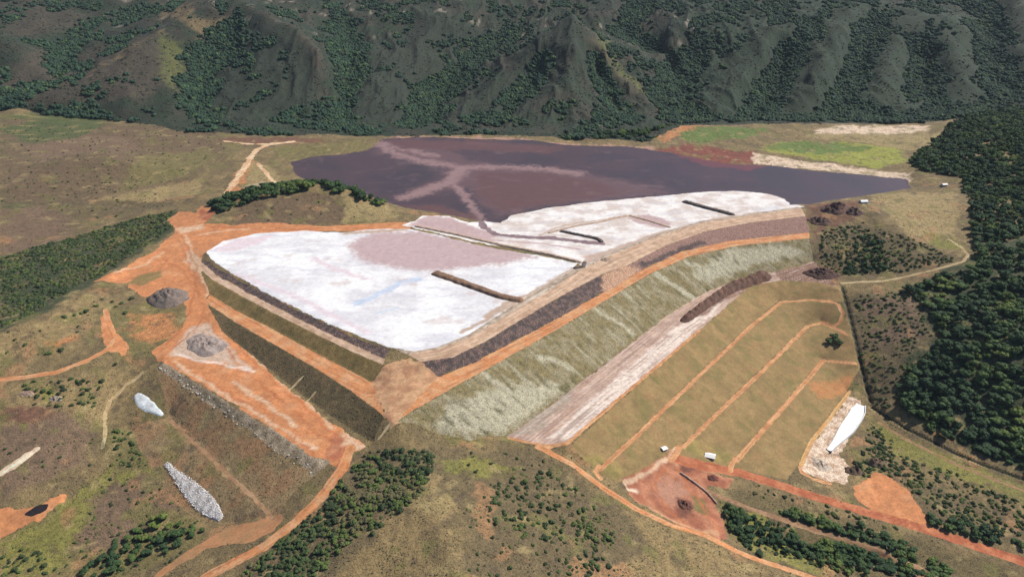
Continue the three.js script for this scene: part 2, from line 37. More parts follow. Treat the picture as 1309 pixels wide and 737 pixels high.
const COVER=[
["dirt_road","pale field track curving between the knoll and the forest","palepath","path",[[511.2,-1040.9],[539.2,-1039.9],[572,-1034.1],[614.1,-1037.9],[662.4,-1043.8],[696.4,-1050.3],[711.3,-1066.2],[715.5,-1093.1],[709.6,-1120.8]],5],
["terraced_dam","berm","berm","path",[[481.4,-1007.1],[491.1,-995.3],[491.9,-976.9],[482.4,-960.9],[473.2,-958.8]],5],
["terraced_dam","berm","berm","path",[[336.7,-689.1],[337.1,-679.2],[347.5,-671.3],[366.2,-666.9]],4.5],
["terraced_dam","berm","berm","path",[[259.1,-686.8],[253,-676.9],[248.7,-666.7]],6],
["terraced_dam","berm","berm","path",[[193.7,-689.4],[186.8,-677.2],[179.6,-666.8]],7],
["terraced_dam","berm","berm","path",[[95.4,-637.8],[90.4,-629.8],[94.4,-619.4]],6],
["terraced_dam","crest_edge","berm","path",[[-3.9,-665.2],[38.9,-652.9],[60.5,-657.1],[137.7,-752.1],[239.6,-877.1],[369.9,-1037],[424.4,-1056.1],[481.9,-1045.9],[501.9,-1022.5]],4],
["terraced_dam","berm","berm","path",[[95.3,-633],[164.1,-717.1],[254.4,-829.4],[349.6,-947],[412.1,-1015.1],[458.1,-1015.2],[484.8,-1002]],5.5],
["terraced_dam","berm","berm","path",[[194.3,-685.5],[273.7,-777.1],[365.6,-881.8],[438.5,-966.8],[463.5,-973.3],[481.3,-932.1]],5.5],
["terraced_dam","berm","berm","path",[[258.2,-681.6],[317.6,-752],[382.3,-828.1],[438.3,-895.8],[476.2,-878.8]],6],
["terraced_dam","berm","berm_pale","path",[[340.1,-692],[367.5,-735.4],[410.7,-786],[454.9,-837.6]],5],
["dirt_road","wide red dirt road along the foot of the terraced dam","redroad","path",[[180.3,-671.3],[213.5,-668.5],[258.5,-666.1],[304.8,-653.4],[353.4,-638.1],[400.6,-623],[446.5,-608.5],[488.8,-590.3],[535.2,-569.7],[588.6,-537.2]],13],
["dirt_road","orange dirt road round the right flank of the foreground hill","orangeroad","path",[[28.6,-652.1],[63.5,-634],[94.6,-606.4],[125.3,-587.2],[164.4,-574.1],[196.8,-571.2],[233.7,-554.6],[270.5,-543],[320,-526],[372.1,-502.1]],7],
["dirt_road","narrow brown track through the gully below the red road","brownroad","path",[[214.6,-631.9],[258.5,-615.6],[320.8,-595.2],[380.9,-576.1],[422.3,-556.5]],6],
["red_earth_pad","red earth pad at the foot of the terraced dam","redearth","poly",[[119.9,-626.7],[134.2,-637.9],[170.8,-668.7],[190.8,-693.9],[203.7,-689.2],[192.4,-667.8],[220.7,-659.4],[251.1,-655.1],[238.3,-639.5],[216.5,-640.5],[218.5,-621.3],[224.3,-596.5],[221.7,-571],[199.4,-564.7],[173.3,-577.1],[151,-590.2],[128.6,-597.6]],0],
["terraced_dam","grass_slope","tgrass","upto",[[-0.9,-518.7],[93.4,-635.3],[162.2,-719.8],[252.6,-832.7],[347.9,-951.1],[410.5,-1019.8],[456.7,-1019.9],[483.5,-1006.5],[564,-966.4],[386.4,-1303.1],[-272.9,-738.9]],[[370.9,-1040.8],[424.8,-1057.6],[482.5,-1047.6],[504.6,-1029.2],[495.8,-975.4],[485.3,-912.8],[479.1,-861.5],[474.2,-818.6],[452.4,-807.9],[365,-721.1],[343,-685.3],[353.5,-662.6],[308.3,-664.6],[255.8,-673.1],[192.1,-676.2],[162.6,-651.4],[113.2,-621],[92.9,-629.2],[64.8,-655.4]]],
["terraced_dam","grass_slope","tgrass","upto",[[98.2,-571.4],[192.5,-688],[272,-780.1],[364,-885.5],[437.1,-971],[462.2,-977.5],[480,-936.1],[515.7,-853.5],[338.1,-1190.2],[-173.8,-791.6]],[[370.9,-1040.8],[424.8,-1057.6],[482.5,-1047.6],[504.6,-1029.2],[495.8,-975.4],[485.3,-912.8],[479.1,-861.5],[474.2,-818.6],[452.4,-807.9],[365,-721.1],[343,-685.3],[353.5,-662.6],[308.3,-664.6],[255.8,-673.1],[192.1,-676.2],[162.6,-651.4],[113.2,-621],[92.9,-629.2],[64.8,-655.4]]],
["terraced_dam","grass_slope","tgrass","upto",[[162.3,-567.5],[256.6,-684],[316,-754.9],[380.8,-831.3],[436.9,-899.5],[474.9,-882.4],[557,-845.5],[379.4,-1182.2],[-109.7,-787.6]],[[370.9,-1040.8],[424.8,-1057.6],[482.5,-1047.6],[504.6,-1029.2],[495.8,-975.4],[485.3,-912.8],[479.1,-861.5],[474.2,-818.6],[452.4,-807.9],[365,-721.1],[343,-685.3],[353.5,-662.6],[308.3,-664.6],[255.8,-673.1],[192.1,-676.2],[162.6,-651.4],[113.2,-621],[92.9,-629.2],[64.8,-655.4]]],
["terraced_dam","grass_slope","tgrass","upto",[[244.5,-578.6],[338.9,-695.2],[366.3,-738.8],[409.5,-789.8],[453.9,-841.8],[512.3,-910.2],[334.7,-1246.9],[-27.4,-798.8]],[[370.9,-1040.8],[424.8,-1057.6],[482.5,-1047.6],[504.6,-1029.2],[495.8,-975.4],[485.3,-912.8],[479.1,-861.5],[474.2,-818.6],[452.4,-807.9],[365,-721.1],[343,-685.3],[353.5,-662.6],[308.3,-664.6],[255.8,-673.1],[192.1,-676.2],[162.6,-651.4],[113.2,-621],[92.9,-629.2],[64.8,-655.4]]],
["drainage_ditch","dark drainage ditch down the right edge of the terraces","ditch","path",[[509.4,-1032.7],[503.5,-998.7],[495.9,-949.9],[486.9,-898.5],[480.6,-854.2],[475.5,-819.5]],4],
["terraced_dam","toe_basin","basin","poly",[[335.8,-686.3],[360.2,-724.2],[408.6,-782],[449.5,-825.1],[462.1,-819.6],[459.3,-801.4],[419.2,-748.3],[400,-722.3],[403.9,-695.9],[383.8,-669.3],[365.3,-669.3],[345.3,-678.3]],0],
["terraced_dam","grass_slope","tgrass","poly",[[370.9,-1040.8],[424.8,-1057.6],[482.5,-1047.6],[504.6,-1029.2],[495.8,-975.4],[485.3,-912.8],[479.1,-861.5],[474.2,-818.6],[452.4,-807.9],[365,-721.1],[343,-685.3],[353.5,-662.6],[308.3,-664.6],[255.8,-673.1],[192.1,-676.2],[162.6,-651.4],[113.2,-621],[92.9,-629.2],[64.8,-655.4]],0],
["orange_earth_patch","orange bare earth patch right of the white spillway","orangeearth","poly",[[393.2,-665.3],[429.6,-690.4],[441.8,-686.5],[454.7,-664.6],[456.7,-634.7],[455,-612],[432.1,-614.9],[402.1,-626.5],[389.3,-642.6]],0],
["main_dam","crest_road","greyroad","band",[[-141.3,-775.2],[-117.1,-769.8],[-89.8,-780.6],[-53.3,-810.5],[-4.7,-878.1],[38.8,-935.4],[92.8,-998.8],[151.8,-1060.5],[237.3,-1135.2],[327.4,-1193.6],[416.7,-1226.5],[513,-1261],[514.1,-1251.4],[414.2,-1217.4],[325.1,-1183.7],[235.2,-1122.9],[150.6,-1049.5],[98.2,-994.1],[49.5,-928.8],[-4.6,-861.5],[-52.9,-803.4],[-89.4,-775.7],[-125.9,-765]],12],
["main_dam","crest_road","pinkroad","band",[[-125.9,-765],[-89.4,-775.7],[-52.9,-803.4],[-4.6,-861.5],[49.5,-928.8],[98.2,-994.1],[150.6,-1049.5],[235.2,-1122.9],[325.1,-1183.7],[414.2,-1217.4],[514.1,-1251.4],[508.9,-1216.2],[405.9,-1187.4],[316.8,-1146.1],[241.8,-1088.6],[169.8,-1013.4],[131.9,-986.6],[59.4,-908.3],[5.6,-843.4],[-33.3,-796.5],[-69.5,-760.4],[-105.6,-750.1]],11],
["main_dam","rock_slope","darkrock","band",[[-105.6,-750.1],[-69.5,-760.4],[-33.3,-796.5],[5.6,-843.4],[59.4,-908.3],[131.9,-986.6],[169.8,-1013.4],[241.8,-1088.6],[316.8,-1146.1],[405.9,-1187.4],[508.9,-1216.2],[500,-1166.7],[352.7,-1130.3],[267.2,-1086.7],[195.1,-1020.7],[153.8,-972.9],[97.8,-915.2],[46.8,-858.6],[-4.4,-807.2],[-51.1,-760.4],[-86.1,-732]],11],
["main_dam","berm_road","orangeroad","band",[[-86.1,-732],[-51.1,-760.4],[-4.4,-807.2],[46.8,-858.6],[97.8,-915.2],[153.8,-972.9],[195.1,-1020.7],[267.2,-1086.7],[352.7,-1130.3],[500,-1166.7],[492.8,-1145.7],[361.2,-1113.6],[276.4,-1071],[205.1,-1009.3],[151,-950.1],[101.5,-894.6],[56.4,-844],[5.3,-790.3],[-41,-741.6],[-75.2,-707.9],[-111.5,-674.8],[-126.5,-657.8]],10],
["main_dam","grass_slope","palegrass","band",[[-126.5,-657.8],[-111.5,-674.8],[-75.2,-707.9],[-41,-741.6],[5.3,-790.3],[56.4,-844],[101.5,-894.6],[151,-950.1],[205.1,-1009.3],[276.4,-1071],[361.2,-1113.6],[492.8,-1145.7],[491,-1109.5],[431.4,-1081.3],[355.7,-1054.3],[290.8,-1010.1],[218.3,-936.7],[138.9,-837.9],[82.3,-770.7],[41.8,-722.1],[-3.9,-669.4],[-46.6,-656.2],[-80.6,-656.7],[-106,-661.7]],12],
["main_dam","bench","lavender","band",[[-106,-661.7],[-80.6,-656.7],[-46.6,-656.2],[-3.9,-669.4],[41.8,-722.1],[82.3,-770.7],[138.9,-837.9],[218.3,-936.7],[290.8,-1010.1],[355.7,-1054.3],[431.4,-1081.3],[491,-1109.5],[501.9,-1022.5],[481.9,-1045.9],[424.4,-1056.1],[369.9,-1037],[239.6,-877.1],[137.7,-752.1],[60.5,-657.1],[38.9,-652.9],[-3.9,-665.2]],12],
["main_dam","corner_ramp","tanearth","poly",[[-162.2,-728.1],[-152.2,-751.1],[-125.1,-757.6],[-101,-748.6],[-84.3,-732.2],[-100.3,-691.9],[-118.3,-659.2],[-129.9,-650],[-140.5,-666.3]],0],
["side_dam","rock_strip","darkrock","band",[[-466.5,-1037.3],[-432.6,-1001.4],[-380.8,-954.9],[-325.1,-907.2],[-258.8,-852.6],[-199.3,-806.7],[-148.9,-775.2],[-151.3,-758.4],[-196.9,-792.4],[-256,-838.8],[-321.3,-891.7],[-379,-940.4],[-435.3,-990.8],[-470.8,-1034.2]],7],
["side_dam","crest_road","pinkroad","band",[[-470.8,-1034.2],[-435.3,-990.8],[-379,-940.4],[-321.3,-891.7],[-256,-838.8],[-196.9,-792.4],[-151.3,-758.4],[-151.7,-747.9],[-194.2,-777.6],[-252.3,-822.6],[-316.4,-873.9],[-373,-920.9],[-432.3,-972.1],[-468.3,-1014.2]],7],
["side_dam","grass_slope","sidegrass","band",[[-468.3,-1014.2],[-432.3,-972.1],[-373,-920.9],[-316.4,-873.9],[-252.3,-822.6],[-194.2,-777.6],[-151.7,-747.9],[-159.9,-725.1],[-200.5,-756.6],[-246.2,-792.1],[-322.6,-855.3],[-377.3,-897.2],[-427.1,-941.5]],7],
["side_dam","berm_road","orangeroad","band",[[-427.1,-941.5],[-377.3,-897.2],[-322.6,-855.3],[-246.2,-792.1],[-200.5,-756.6],[-159.9,-725.1],[-138.9,-667.6],[-182.7,-710.8],[-239,-760.8],[-312.8,-821.1],[-367.4,-866.6],[-425.6,-918.9]],6],
["side_dam","slope_drain","palepath","path",[[-261.8,-730.4],[-255.9,-740.6],[-248.3,-749.7]],2.6],
["side_dam","slope_drain","palepath","path",[[-235.9,-710.2],[-228.2,-721.4]],2.6],
["side_dam","slope_drain","palepath","path",[[-142.8,-643.2],[-137,-651.6],[-131.1,-660.6]],3.4],
["side_dam","grass_slope","darkgrass","band",[[-425.6,-918.9],[-367.4,-866.6],[-312.8,-821.1],[-239,-760.8],[-182.7,-710.8],[-138.9,-667.6],[-149.9,-643.4],[-184.7,-668],[-227.8,-706.2],[-276.1,-752.6],[-329.1,-804.3],[-380.2,-851.9]],6],
["grassed_dam","riprap","riprap","band",[[-432.9,-782.9],[-375.2,-743],[-314.2,-697.3],[-259.4,-658.4],[-207.7,-617.7],[-186.7,-613.9],[-204.4,-600.4],[-254.2,-636.6],[-309.9,-680.5],[-370.5,-727.6],[-435.3,-775]],6],
["grassed_dam","berm_track","brownroad","path",[[-401.2,-708.9],[-354.1,-665.6],[-304.1,-620],[-260.3,-581],[-235.2,-554.8]],4.5],
["grassed_dam","grass_slope","browngrass","band",[[-435.3,-775],[-370.5,-727.6],[-309.9,-680.5],[-254.2,-636.6],[-204.4,-600.4],[-233.1,-557.2],[-257.9,-583.5],[-302.6,-622.8],[-352.6,-668.7],[-400.3,-712.3]],5],
["grassed_dam","grass_slope","browngrass","band",[[-402.1,-705.4],[-355.6,-662.5],[-305.7,-617.2],[-262.7,-578.5],[-237.2,-552.4],[-276.5,-561],[-307.3,-561.9],[-359.8,-602.3],[-397.6,-646.1],[-440.4,-696.2]],5],
["lake","dark purple brown tailings lake below the mountains","water","poly",[[-467.4,-1536.5],[-433.6,-1575.4],[-366.1,-1592.6],[-319.9,-1622],[-302.2,-1709.6],[-209.9,-1729.4],[-62.6,-1709.6],[46.1,-1703.1],[116.2,-1664.8],[194.7,-1652.4],[256.4,-1652.4],[313,-1622],[351.8,-1598.4],[409.9,-1553],[468.1,-1520.3],[546.7,-1509.7],[617.1,-1478.6],[702.8,-1453.5],[783.7,-1424.3],[768.8,-1373.4],[684.5,-1338.2],[586.5,-1304.6],[540.5,-1284.3],[503.6,-1280.3],[505.7,-1312.9],[486,-1338.2],[439.3,-1355.6],[364,-1351.2],[285.9,-1329.7],[210.5,-1312.9],[136.4,-1292.3],[63.8,-1264.5],[0.7,-1230.1],[-19.4,-1193.7],[-57.2,-1204.5],[-130.5,-1241.4],[-196.1,-1268.4],[-252.5,-1312.9],[-319.8,-1360],[-389,-1400.8],[-440.6,-1458.5]],0],
["tailings_channel","pinkish mud channel winding from the lake across the beach","mud","path",[[-58.1,-1226.4],[-47.9,-1168.9],[-26.3,-1138.6],[13.4,-1125.5],[64.1,-1122.3],[113.5,-1106.4],[141.7,-1100.1]],13],
["tailings_pond","white tailings pond enclosed by the dams","white","poly",[[-474.7,-1060],[-461.5,-1102.6],[-415,-1134.7],[-340.7,-1144.7],[-275,-1138],[-238.8,-1151.4],[-174.5,-1154.8],[-120.3,-1128.2],[-42.4,-1081],[30.6,-1051.3],[97.9,-1020.1],[92.6,-995.7],[38.7,-932.6],[-4.7,-875.6],[-53.2,-808.3],[-89.6,-778.5],[-116.8,-767.7],[-146.5,-778.5],[-200.3,-812.1],[-259.7,-856.4],[-326.3,-911.4],[-402.4,-979.9],[-450.4,-1025.6]],0],
["tailings_beach","white upper tailings beach beside the lake","beach","poly",[[-8.6,-1175.8],[48.7,-1233.7],[120.1,-1268.4],[207,-1288.3],[281.1,-1304.7],[357.8,-1325.7],[446.4,-1329.9],[491.1,-1304.7],[489.2,-1272.3],[420.2,-1237.5],[330.9,-1207.8],[239.3,-1145.2],[153.1,-1069.7],[108.9,-1052.1],[43.9,-1087.8],[-44.1,-1132],[-120.5,-1158.6],[-165.8,-1189.9],[-127.4,-1207.8],[-65.4,-1179.3]],0],
["tailings_beach","pinkish margin of the upper tailings beach","beach","poly",[[-72.7,-1192.2],[0.7,-1233.9],[64,-1268.4],[136.7,-1296.4],[211.1,-1317],[286.7,-1334],[365,-1355.6],[455.4,-1360],[508.5,-1317],[524.7,-1261.4],[413.3,-1213.9],[323,-1173.9],[234.2,-1116.8],[162,-1044.6],[110,-997.3],[97.9,-1020.4],[43,-1062.9],[-42.7,-1091.5],[-121,-1136.6],[-183.1,-1170.4],[-155.7,-1220.2],[-108.5,-1225]],0],
["dirt_road","orange access road curving down left of the foreground hill","orangeroad","path",[[-171.8,-634.8],[-174.7,-606.3],[-190.9,-567.8],[-208.9,-544.2],[-233.6,-519.3],[-279.2,-492.3],[-296.5,-471.6]],11],
["turning_pad","orange turning pad at the bottom of the access road","orangeroad2","poly",[[-234.9,-564.3],[-223.4,-551.6],[-229.5,-539.4],[-247.6,-527.7],[-272.2,-527.4],[-293.4,-526.3],[-306.3,-515.4],[-326.5,-499.7],[-334.6,-501],[-311.9,-529.7],[-280.8,-551.3],[-249.6,-554.8]],0],
["earth_pad","large orange earth pad left of the white pond","orangeearth","poly",[[-601.9,-963.9],[-582.7,-1000.3],[-557.5,-1077.4],[-555.7,-1150.5],[-594.5,-1208.7],[-589.2,-1243.4],[-548.2,-1218.7],[-552.1,-1258.3],[-510.6,-1209.8],[-516.3,-1175.1],[-463.3,-1165.5],[-406.9,-1175.1],[-306.5,-1165],[-230.3,-1178.9],[-172,-1187.3],[-168.9,-1151.6],[-237.6,-1144.7],[-339.9,-1141.4],[-413,-1128.2],[-459.3,-1096.4],[-473.2,-1055.6],[-473.4,-1034.7],[-428.6,-946.9],[-427.2,-923.2],[-375.2,-849.4],[-314.3,-787.4],[-249.2,-720.2],[-193,-666.4],[-153.6,-636.1],[-168.6,-625.9],[-179.2,-604.2],[-190.3,-611.9],[-212,-618.5],[-264.7,-662.2],[-315.1,-700],[-375.7,-744.6],[-440.7,-789.1],[-452.2,-807.9],[-434.4,-855.4],[-443.1,-901.5],[-476.2,-948.8],[-519.6,-931],[-558.2,-968.8]],0],
["dirt_road","thin orange dirt road running to the left edge","orangeroad","path",[[-629.1,-748],[-584.7,-752.7],[-550.6,-759.7],[-523.1,-781.4],[-507.1,-805.3],[-511.8,-832.8],[-535.9,-867.9],[-551.8,-893.6]],7],
["orange_earth_patch","orange bare earth at the end of the thin left road","orangeearth","poly",[[-549.8,-875.9],[-540.6,-887.1],[-511.9,-841.8],[-483.8,-811],[-480.9,-787.4],[-496,-801.4],[-503.4,-796.7],[-525.3,-831.9]],0],
["dark_pool","small black pool in the orange earth at lower left","darkpool","poly",[[-498.7,-578.4],[-489.8,-589.4],[-479.6,-591.1],[-479.2,-583.7],[-489.5,-576]],0],
["orange_earth_patch","orange bare earth around the black pool","orangeearth","poly",[[-530,-579.5],[-505.1,-583.8],[-485.7,-592.4],[-468.5,-605.3],[-466.8,-593],[-483.1,-574.5],[-499.1,-562.4],[-515.8,-549.9]],0],
["dirt_road","narrow pale track beside the small bluish rock bank","palepath","path",[[-452.4,-772.3],[-466.9,-754.7],[-475.1,-729.8],[-472.2,-707.3],[-460.6,-681.7],[-457.4,-666.7]],4],
["dirt_road","pale dirt road behind the wooded mound","paleroad","path",[[-533.1,-1332.3],[-543,-1416],[-550.4,-1497.4],[-561,-1573.7],[-561.5,-1620.2],[-546.2,-1657.3],[-498.2,-1676.3]],13],
["dirt_road","pale spur road leading left near the mountain foot","paleroad","path",[[-546.2,-1657.3],[-592.9,-1654.6],[-659,-1678.3]],9],
["dirt_road","pale branch road toward the lake behind the mound","paleroad","path",[[-554.1,-1551.5],[-497.7,-1460.3],[-440.2,-1348.7]],7],
["dirt_road","short white track at the left edge","whitepath","path",[[-540.9,-618.1],[-531.4,-628.6],[-524,-640.5],[-518.1,-648.9]],7],
["drainage_ditch","dark ditch along the lower edge of the forest","ditch","path",[[473.7,-809.1],[499.4,-764.6],[538,-723.3],[571.2,-697.1],[596.4,-678.7],[637.7,-643.5]],4],
["dirt_road","thin brown track below the forest ditch","brownroad","path",[[468.5,-788.2],[492.4,-747.6],[530.8,-707.7],[563.3,-681.7],[587.8,-662.8],[627.1,-626.6]],4]];
const ZONES=[
["darkolive",25,[[-1255.4,-1835.4],[-700.1,-1771.7],[-602.3,-1561.2],[-631.7,-1396],[-610.1,-1283.8],[-751.3,-1258.8],[-832.4,-1110.1]]],
["green",10,[[-1238.2,-1805.9],[-1161.6,-1874],[-1017.2,-1851.2],[-919.1,-1722.4],[-865.9,-1509.6],[-938.4,-1460.1],[-1077.4,-1534]]],
["olive",10,[[-842.8,-1757.5],[-663.2,-1773.1],[-594,-1561.4],[-631.9,-1437.9],[-702.9,-1382.7],[-793.2,-1349.2],[-896.1,-1377.2],[-807.7,-1488.2]]],
["purple",10,[[-1058.9,-1648.3],[-989.7,-1718.5],[-891.4,-1662.5],[-869.1,-1577.9],[-983.3,-1541.2]]],
["purple",10,[[-939.2,-1294.9],[-832.7,-1309.8],[-758.5,-1191.1],[-792.9,-1132.1],[-847.3,-1132.9]]],
["pale",10,[[-802,-1400.6],[-679.5,-1439.6],[-604.4,-1405.3],[-590.5,-1327.1],[-692.4,-1321.3],[-790.2,-1342.7]]],
["green",10,[[-973.7,-1355.9],[-911.9,-1350.5],[-888.8,-1307.1],[-934.2,-1286]]],
["darkgreen",10,[[-832.4,-1110.1],[-779.9,-1155.8],[-713.7,-1212.4],[-644.1,-1244.9],[-598.2,-1254.8],[-554.5,-1170.7],[-573.8,-1086.6],[-588.1,-987.4],[-606.9,-934.5],[-618,-875.3],[-652.1,-826.6]]],
["grass",10,[[-652.1,-826.6],[-613.7,-867.3],[-580.4,-944.8],[-546.7,-918.8],[-543.6,-867],[-556,-829.7],[-597.4,-795.6],[-627.3,-780]]],
["olive",10,[[-565.9,-892.9],[-493.7,-921.1],[-445,-892.1],[-433.1,-846.4],[-446.9,-804.7],[-466.3,-778.8],[-509.7,-815.3]]],
["grass",10,[[-608.1,-743.4],[-529.7,-754.2],[-484.2,-776.8],[-435.4,-775.3],[-448.2,-743.8],[-470.9,-698],[-524.4,-685.8],[-588.8,-707.7]]],
["purple",10,[[-588.8,-707.7],[-535,-707.9],[-475.9,-690.2],[-466.3,-646.5],[-494.8,-620.7],[-527.3,-589.9]]],
["green2",10,[[-509.6,-552.4],[-475.1,-576.1],[-464.1,-603.7],[-445.7,-637.6],[-435.1,-652.9],[-428.2,-616.8],[-436.1,-579.1],[-442.4,-542.8],[-439.6,-508.7],[-487.3,-512.3]]],
["olive",10,[[-428.6,-658.2],[-390.4,-650.3],[-356.7,-594.2],[-304.8,-551.7],[-304.3,-530.2],[-364.8,-507.6],[-439.6,-508.7],[-427.5,-560.6],[-428.2,-616.8]]],
["purple",10,[[-452.9,-580.1],[-411.2,-596.7],[-374.6,-567.2],[-388.1,-542.2],[-434.5,-542.6]]],
["darkolive",10,[[-251.5,-488.2],[-223.1,-516.4],[-194.9,-557.1],[-172.8,-604.4],[-151.8,-624.7],[-78.4,-631.8],[-67.8,-602.2],[-93.5,-546.2],[-126.4,-513.8],[-163.2,-478.8]]],
["grass",10,[[-118,-559],[-75.1,-594.8],[-43.5,-594.6],[-41.7,-560.7],[-82,-508.3],[-64.3,-468.2],[-163.2,-478.8],[-126.4,-513.8]]],
["tan",10,[[-102.4,-557.1],[-66.4,-584.4],[-49.3,-559.2],[-69.7,-533.3]]],
["darkolive",10,[[-77.8,-625.3],[30.2,-648],[54.4,-623.3],[115.4,-573.4],[151,-544.4],[121.3,-504.5],[-37.1,-468.9],[-40.7,-539.6],[-73.6,-577.2]]],
["grass",10,[[116.7,-583.3],[195,-563.6],[266,-529.7],[90.6,-496.7],[134.8,-541.2]]],
["darkgrass",10,[[247.2,-639.7],[297.6,-630.6],[361.9,-614.2],[438.7,-592.3],[524.6,-551.5],[515.1,-533.3],[310.8,-522.9],[243.5,-560],[225.9,-603.8]]],
["green2",6,[[228.9,-617.5],[258.5,-615.6],[291.9,-582.5],[319.7,-544.9],[272.5,-548.8],[231.1,-574.3]]],
["darkolive",10,[[509.2,-1005.6],[618.1,-984],[577.8,-879.6],[527,-839],[502.3,-797.4],[475.8,-828.7],[488.2,-927.7]]],
["purple",10,[[521,-991.6],[594.2,-979.9],[570.3,-898],[511.5,-904.2]]],
["darkgreen",10,[[649.9,-1029],[826.9,-1120],[933.9,-1110.5],[652,-640.3],[602.3,-690.5],[528.9,-745],[502.3,-797.4],[535.9,-862.7],[587.8,-891.6],[592.6,-1002]]],
["green2",10,[[462.8,-794.5],[493.4,-750.1],[561.7,-696.1],[589.3,-665.3],[578.9,-647.5],[518.8,-684.1],[463.8,-725.4]]],
["darkolive",10,[[451,-696.9],[506,-659.2],[566.2,-625.5],[544.3,-586.2],[487.5,-604.8],[458,-624.2],[448.6,-671.1]]],
["pale",10,[[675.3,-1351.2],[820.7,-1322.7],[745.3,-1164],[705.6,-1110.3],[648.8,-1137.8],[645.2,-1221.3]]],
["green2",5,[[680.8,-1151.3],[718.8,-1136.8],[715.7,-1081.8],[670.9,-1102.1]]],
["redbrown",10,[[529.8,-1275.1],[629,-1294.9],[599.4,-1208],[530.2,-1159.1],[497.7,-1138.6],[504.6,-1181.6]]],
["darkolive",10,[[510.8,-1159.5],[590.8,-1184.7],[663.8,-1114.1],[688.5,-1062.7],[612.5,-1047.8],[502,-1069.3],[491.3,-1112.4]]],
["redbrown",10,[[411.5,-1078.2],[487,-1098.1],[524.3,-1079.8],[508.1,-1045.8],[425.3,-1059.2]]],
["brown",10,[[-483.5,-1232.6],[-354.7,-1269.8],[-279.8,-1236.4],[-282.6,-1176.9],[-461.8,-1160.6]]],
["tan",10,[[-304.2,-1258.6],[-213.9,-1251.4],[-195.7,-1215.9],[-230.3,-1178.9],[-282.6,-1176.9]]],
["olive",10,[[-385.2,-1602.8],[-467.2,-1536],[-536,-1621.6],[-452.7,-1672.1],[-333.4,-1701.9],[-321.9,-1633.7]]],
["bright",8,[[385.8,-1779.2],[523.6,-1804.7],[609.1,-1772.8],[555.6,-1715.3],[401.5,-1673.6]]],
["bright2",10,[[536.1,-1615.1],[618.4,-1684.3],[756.4,-1671.1],[858.1,-1621.6],[832.7,-1531.4],[748.3,-1487],[672.9,-1542.7]]],
["bright",8,[[556.6,-1626.1],[636.3,-1684.2],[738.7,-1671.3],[806.7,-1622.8],[687,-1580.2]]],
["redmud",8,[[321.4,-1621],[401.5,-1673.6],[461.4,-1627.4],[539.8,-1598.3],[544.6,-1529.6],[437.9,-1531.1],[349.6,-1586.8]]],
["sand",6,[[529.7,-1593],[593.9,-1554.6],[719.5,-1494.6],[799.1,-1443],[782.8,-1406.6],[688.9,-1458.3],[561.3,-1504.3],[503.6,-1530.1]]],
["sand",8,[[721.6,-1773.2],[811.1,-1811],[1013.2,-1797.5],[995.5,-1761],[775.8,-1720.7],[698.6,-1708.5]]],
["orange",8,[[322.9,-1737.9],[472.8,-1912.6],[468.2,-1811.7],[372.5,-1708.9],[345.8,-1661.3]]],
["tan",8,[[634.2,-1734],[1004.7,-1743.1],[986.3,-1639.5],[869.8,-1609.8],[761.1,-1683.2]]],
["pink",6,[[-299.6,-1716.9],[-210.2,-1733.2],[-63.1,-1724],[46.3,-1711],[116.8,-1675.2],[256.9,-1656.3],[324.7,-1640.7],[311,-1610.1],[192.8,-1634.1],[63.4,-1677.4],[-97.9,-1690.1],[-277.7,-1690.1]]],
["redbrown",6,[[-679.4,-1690.5],[-534.4,-1711.5],[-461.1,-1707.9],[-487.8,-1670.6],[-624.2,-1653.7]]],
["orange",6,[[-527.3,-1161.6],[-474.8,-1160.6],[-440.7,-1096.4],[-471.4,-1050.6]]],
["pond|lav",20,[[-259.2,-1090.2],[-224.2,-1141.4],[-147.1,-1141.5],[-67.9,-1100.1],[-5.5,-1076.6],[42.4,-1042.6],[-16.9,-1014.6],[-63.1,-1003.7],[-108.4,-993],[-154.6,-995.7],[-216.3,-1020.1],[-242.7,-1048.4]]],
["pond|lav2",6,[[-467.1,-1066],[-444.8,-1108.9],[-387.5,-1128.2],[-401.5,-1090.2],[-440.8,-1060]]],
["pond|blue",8,[[-210,-891],[-191.9,-909.1],[-176.6,-927.8],[-160.3,-952],[-133.9,-964.6]],11],
["pond|blue2",6,[[-179.4,-864.8],[-155.2,-875.6]],8],
["pond|lav2",8,[[-403.3,-982.6],[-307.3,-920.7],[-228.6,-854.3],[-181.4,-816]],9],
["pond|lav2",8,[[-302.3,-1036.9],[-258.1,-995.7],[-207.2,-967.1]],10],
["pond|tan",6,[[-274.3,-1134.7],[-174.1,-1151.4]],9],
["pond|tan",4,[[-35.1,-854.3],[-4.8,-895.4],[14.4,-909.1]],9],
["pond|tan",4,[[-63.3,-814.1],[-15,-869.1],[50.5,-952],[93.2,-1003.8]],7],
["beach|lav",8,[[-176.6,-1171],[-149,-1221],[-108.2,-1220.3],[-71.8,-1175.8],[-18.6,-1135.3],[-43.5,-1113.2],[-109.1,-1146.6]]],
["beach|tan",6,[[108.5,-1047.6],[154.1,-1078.7],[239.2,-1144.8],[328.7,-1198.4],[418.6,-1232.1],[516.1,-1257],[508.9,-1236.2],[413.3,-1213.9],[323,-1173.9],[234.2,-1116.8],[162,-1044.6],[110,-997.3]]],
["beach|lav",6,[[196.6,-1211.4],[239.6,-1226.2],[273.6,-1189.9],[255.2,-1162],[213.2,-1186.3]]],
["beach|tan",4,[[45.5,-1135.3],[86.3,-1175.8],[141.2,-1197],[197.6,-1218.8]],6],
["beach|tan",4,[[198.1,-1222.5],[234.2,-1193.4],[263,-1168.9]],6],
["beach|lav",5,[[-123,-1157.8],[-43.6,-1116.9],[56.7,-1097],[105,-1078.7]],6],
